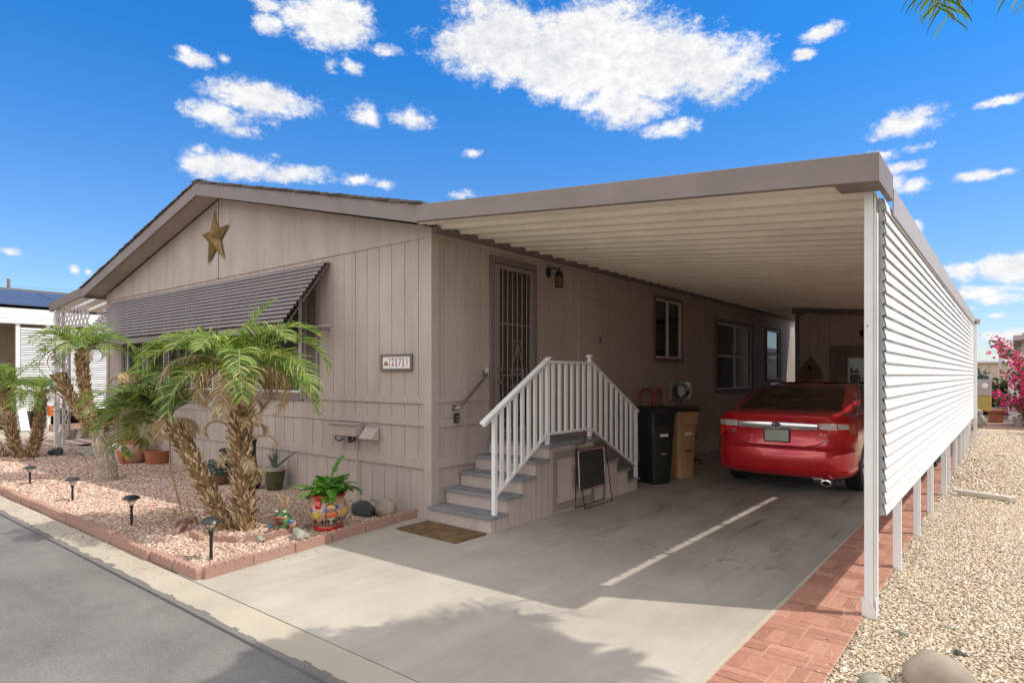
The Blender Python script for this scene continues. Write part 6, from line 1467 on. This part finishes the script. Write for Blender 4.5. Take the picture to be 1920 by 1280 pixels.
# power lines and far homes at left
for i, (z, dz) in enumerate(((9.2, 1), (7.6, .6), (6.3, .4))):
    t = MB(); t.tube([(-62 + 3.0 * k, 10 + 6 * k, z - .8 * math.sin(math.pi * k / 12)) for k in range(13)], .012, 4); top('power_line', t, m_dark, ('highest', 'middle', 'lowest')[i] + ' of the thin power lines in the sky at left', 'power line')
for k, (x, y) in enumerate(((-62, 10), (-26, 82))):
    t = MB(); t.tube([(x, y, -.1), (x, y, 9.8)], [.16, .12], 10); pp = top('utility_pole', t, basic('grey pole wood', (.2, .16, .12), .9), ('near' if k == 0 else 'distant') + ' wooden utility pole carrying the power lines', 'utility pole')
def far_home(name, label, x0, x1, y0, y1, h, wm, rm, roofh=1.1, axis='y'):
    T = thing(name, label, 'house', ((x0 + x1) / 2, (y0 + y1) / 2, 0)); t = MB(); t.box(x0, y0, -.05, x1, y1, h); t.build('wall', wm, T)
    t = MB()
    if axis == 'y': xm = (x0 + x1) / 2; t.prism([(x0 - .4, h), (x1 + .4, h), (x1 + .4, h + .15), (xm, h + roofh), (x0 - .4, h + .15)], 'y', y0 - .4, y1 + .4)
    else: ym = (y0 + y1) / 2; t.prism([(y0 - .4, h), (y1 + .4, h), (y1 + .4, h + .15), (ym, h + roofh), (y0 - .4, h + .15)], 'x', x0 - .4, x1 + .4)
    t.build('roof', rm, T)
    for k in range(3):
        t = MB(); a = x0 + (x1 - x0) * (k + .5) / 3; t.box(a - .5, y0 - .03, 1.1, a + .5, y0, 2.2); w = t.build('window', m_white, T); t = MB(); t.box(a - .44, y0 - .035, 1.16, a + .44, y0 - .03, 2.14); t.build('pane', m_inside, w)
    return T
far_home('manufactured_home', 'pale home far down the street behind the neighbour', -48, -34, 8, 30, 3.0, m_beige, m_shingle)
far_home('manufactured_home', 'low white home across the far lots beyond the white one', -75, -58, 20, 46, 3.0, m_white_dirty, m_shingle)

# ================================================================== RIGHT BACKGROUND
# neighbour to the right: beige wall, white posts, shade roofs
rn = thing('beige_home', 'beige home with white-trimmed porch posts beyond the gravel on the right', 'house', (9, 28, 0))
t = MB(); t.box(5.25, 23.3, -.05, 12, 40, 3.05); t.build('wall', m_beige, rn)
t = MB(); t.prism([(5.0, 2.78), (12.4, 3.3), (12.4, 3.46), (5.0, 2.95)][::-1], 'y', 23.0, 41); t.build('roof', m_gut, rn)
t = MB(); t.box(4.92, 23.25, -.05, 5.02, 23.35, 2.80); t.build('post', m_white, rn, bevel=.005); t = MB(); t.box(4.86, 23.31, .0, 5.25, 23.35, 2.4); t.build('wainscot', m_white_dirty, rn)
t = MB(); t.prism([(4.5, 2.45), (5.4, 2.45), (5.4, 2.62), (4.5, 2.62)], 'y', 30, 30.2); t.box(4.52, 30.02, 0, 4.62, 30.16, 2.45); t.build('porch', m_white, rn)
bh = far_home('far_home', 'low tan home at the back, seen over the dark bushes', -10, 30, 95, 108, 3.1, m_beige, m_gut, .5, 'x')
# pieces beyond the end of the screen
ac = thing('electric_meter', 'grey meter cabinet with round dial above a yellow box, beyond the screen', 'meter cabinet', (4.32, 19.3, 0))
t = MB(); t.box(4.06, 19.2, .95, 4.48, 19.4, 1.45); b_ = t.build('cabinet', m_gut, ac, bevel=.01); t = MB(); t.lathe([(.0, .0), (.085, 0), (.085, .03), (0, .05)], n=18, cap=False); t.v = [(4.32 + x, 19.195 - z, 1.25 + y) for x, y, z in t.v]; t.build('dial', m_white, b_, True)
t = MB(); t.box(4.06, 19.22, .48, 4.48, 19.42, .94); t.build('yellow_box', basic('yellow cabinet', (.42, .30, .08), .6), ac, bevel=.01); t = MB(); t.box(4.1, 19.28, 0, 4.2, 19.38, .5); t.build('pedestal', m_gut, ac)
def bush(name, label, c, r, n, mat, seed, sz=.09, cat='bush'):
    rg = random.Random(seed); T = thing(name, label, cat, c); t = MB()
    clumps = [Vector((rg.uniform(-.75, .75) * r[0], rg.uniform(-.75, .75) * r[1], rg.uniform(.25, .95) * r[2])) for _ in range(16)]
    for k in range(n):
        q = rg.choice(clumps) + Vector((rg.gauss(0, .2) * r[0], rg.gauss(0, .2) * r[1], rg.gauss(0, .16) * r[2]))
        if q.z < .02: q.z = rg.uniform(.02, .3)
        p = Vector(c) + q; n_ = Vector((rg.gauss(0, 1), rg.gauss(0, 1), rg.gauss(.3, 1))).normalized(); u = n_.orthogonal().normalized() * sz * rg.uniform(.5, 1); w = n_.cross(u).normalized() * sz * .5; t.cur = rg.random(); i = t.add([p - u, p - w, p + u, p + w]); t.quadf([i, i + 1, i + 2, i + 3])
    t.build('foliage', mat, T); t = MB()
    for k in range(5): a = rg.uniform(0, 6.28); t.tube([Vector(c), Vector(c) + Vector((math.cos(a) * r[0] * .4, math.sin(a) * r[1] * .4, r[2] * .6))], [.04, .015], 6)
    t.build('stems', basic('twig bark', (.16, .11, .07), .9), T); return T
bush('hedge_bush', 'dark green rounded bush beyond the meter cabinet', (4.05, 27.6, 0), (1.0, 1.0, 1.15), 5200, m_bush, 5)
bush('olive_bush', 'paler grey-green shrub behind the dark rounded bush', (3.4, 31.0, 0), (1.1, 1.0, 1.5), 3000, m_blueleaf, 6)
bush('lime_bush', 'small bright lime shrub left of the dark bush', (3.3, 25.8, 0), (.6, .5, 1.1), 1400, m_fern, 9)
# bougainvillea
BG = Vector((5.80, 20.6, 0)); T = thing('bougainvillea', 'tall bougainvillea covered in hot pink flowers at the right edge', 'flowering shrub', BG); rg = random.Random(51)
t = MB(); fl = MB(); ml = MB()
for k in range(26):
    a = rg.uniform(0, 6.28); L = rg.uniform(1.2, 3.0); e = rg.uniform(.7, 1.45); p = BG.copy(); pts = [p.copy()]
    for j in range(8): d = Vector((math.cos(a) * math.cos(e), math.sin(a) * math.cos(e), math.sin(e))); p = p + d * L / 8; pts.append(p.copy()); e -= .09
    t.tube(pts, [.03 * (1 - .8 * j / 8) for j in range(9)], 6)
    for j in range(2, 9):
        for q in range(80):
            c = pts[j] + Vector((rg.gauss(0, .13), rg.gauss(0, .13), rg.gauss(0, .13))); m = fl if rg.random() < .62 else ml; n_ = Vector((rg.gauss(0, 1), rg.gauss(0, 1), rg.gauss(0, 1))).normalized(); u = n_.orthogonal().normalized() * .048; w = n_.cross(u).normalized() * .040; m.cur = rg.random(); i = m.add([c - u, c - w, c + u, c + w]); m.quadf([i, i + 1, i + 2, i + 3])
t.build('stems', m_bark, T); fl.build('flowers', m_pinkfl, T); ml.build('leaves', m_bush, T)
t = MB(); t.lathe([(0, 0), (.11, 0), (.15, .26), (.13, .27), (0, .24)], (5.12, 20.4, -.01), 16, False); top('grey_pot', t, m_gut, 'small grey pot at the foot of the bougainvillea', 'plant pot')
t = MB(); t.box(4.35, 21.6, 0, 4.75, 22.0, .34); t.box(4.30, 21.55, .34, 4.82, 22.05, .42); top('clay_planter', t, m_terra, 'square terracotta planter beyond the meter cabinet', 'planter', bevel=.01)
t = MB(); t.tube([(4.45, 24.6, .35), (4.9, 24.7, .40), (4.98, 24.9, .95)], .03, 6); t.box(4.35, 24.5, .28, 4.95, 25.1, .36); t.tube([(4.38, 24.55, 0), (4.38, 24.55, .3)], .02, 5); t.tube([(4.92, 24.55, 0), (4.92, 24.55, .3)], .02, 5); top('lounge_chair', t, m_gut, 'pale patio lounge chair between the dark bush and the beige wall', 'chair')
t = MB(); t.blob((4.22, 18.9, .2), .16, .12, .2, 5, 10, .15); t.blob((4.18, 18.85, .45), .10, .08, .10, 6, 8, .1); top('garden_statue', t, m_rockgr, 'grey stone garden animal statue below the meter cabinet', 'statue', smooth=True)
struct('far_rock_bed', sheet(-2, 18.35, 30, 45, -.008), m_pinkbed)
sc3 = edging_mb(.42, 5, .08, .055).build('edging_block', m_edge, None)
for k in range(12):
    o = sc3 if k == 0 else dup(sc3); o.location = (3.9 + .43 * k, 18.4, -.02); o.rotation_euler = (0, 0, 0); tag(o, 'scalloped edging block along the far edge of the tan gravel', 'edging block', 'far gravel edging')
bush('shade_tree', 'leafy tree on the right, out of view, shading the far gravel', (8.6, 17.6, 1.4), (1.8, 1.3, 2.6), 5200, m_bush, 61, .11, 'tree')
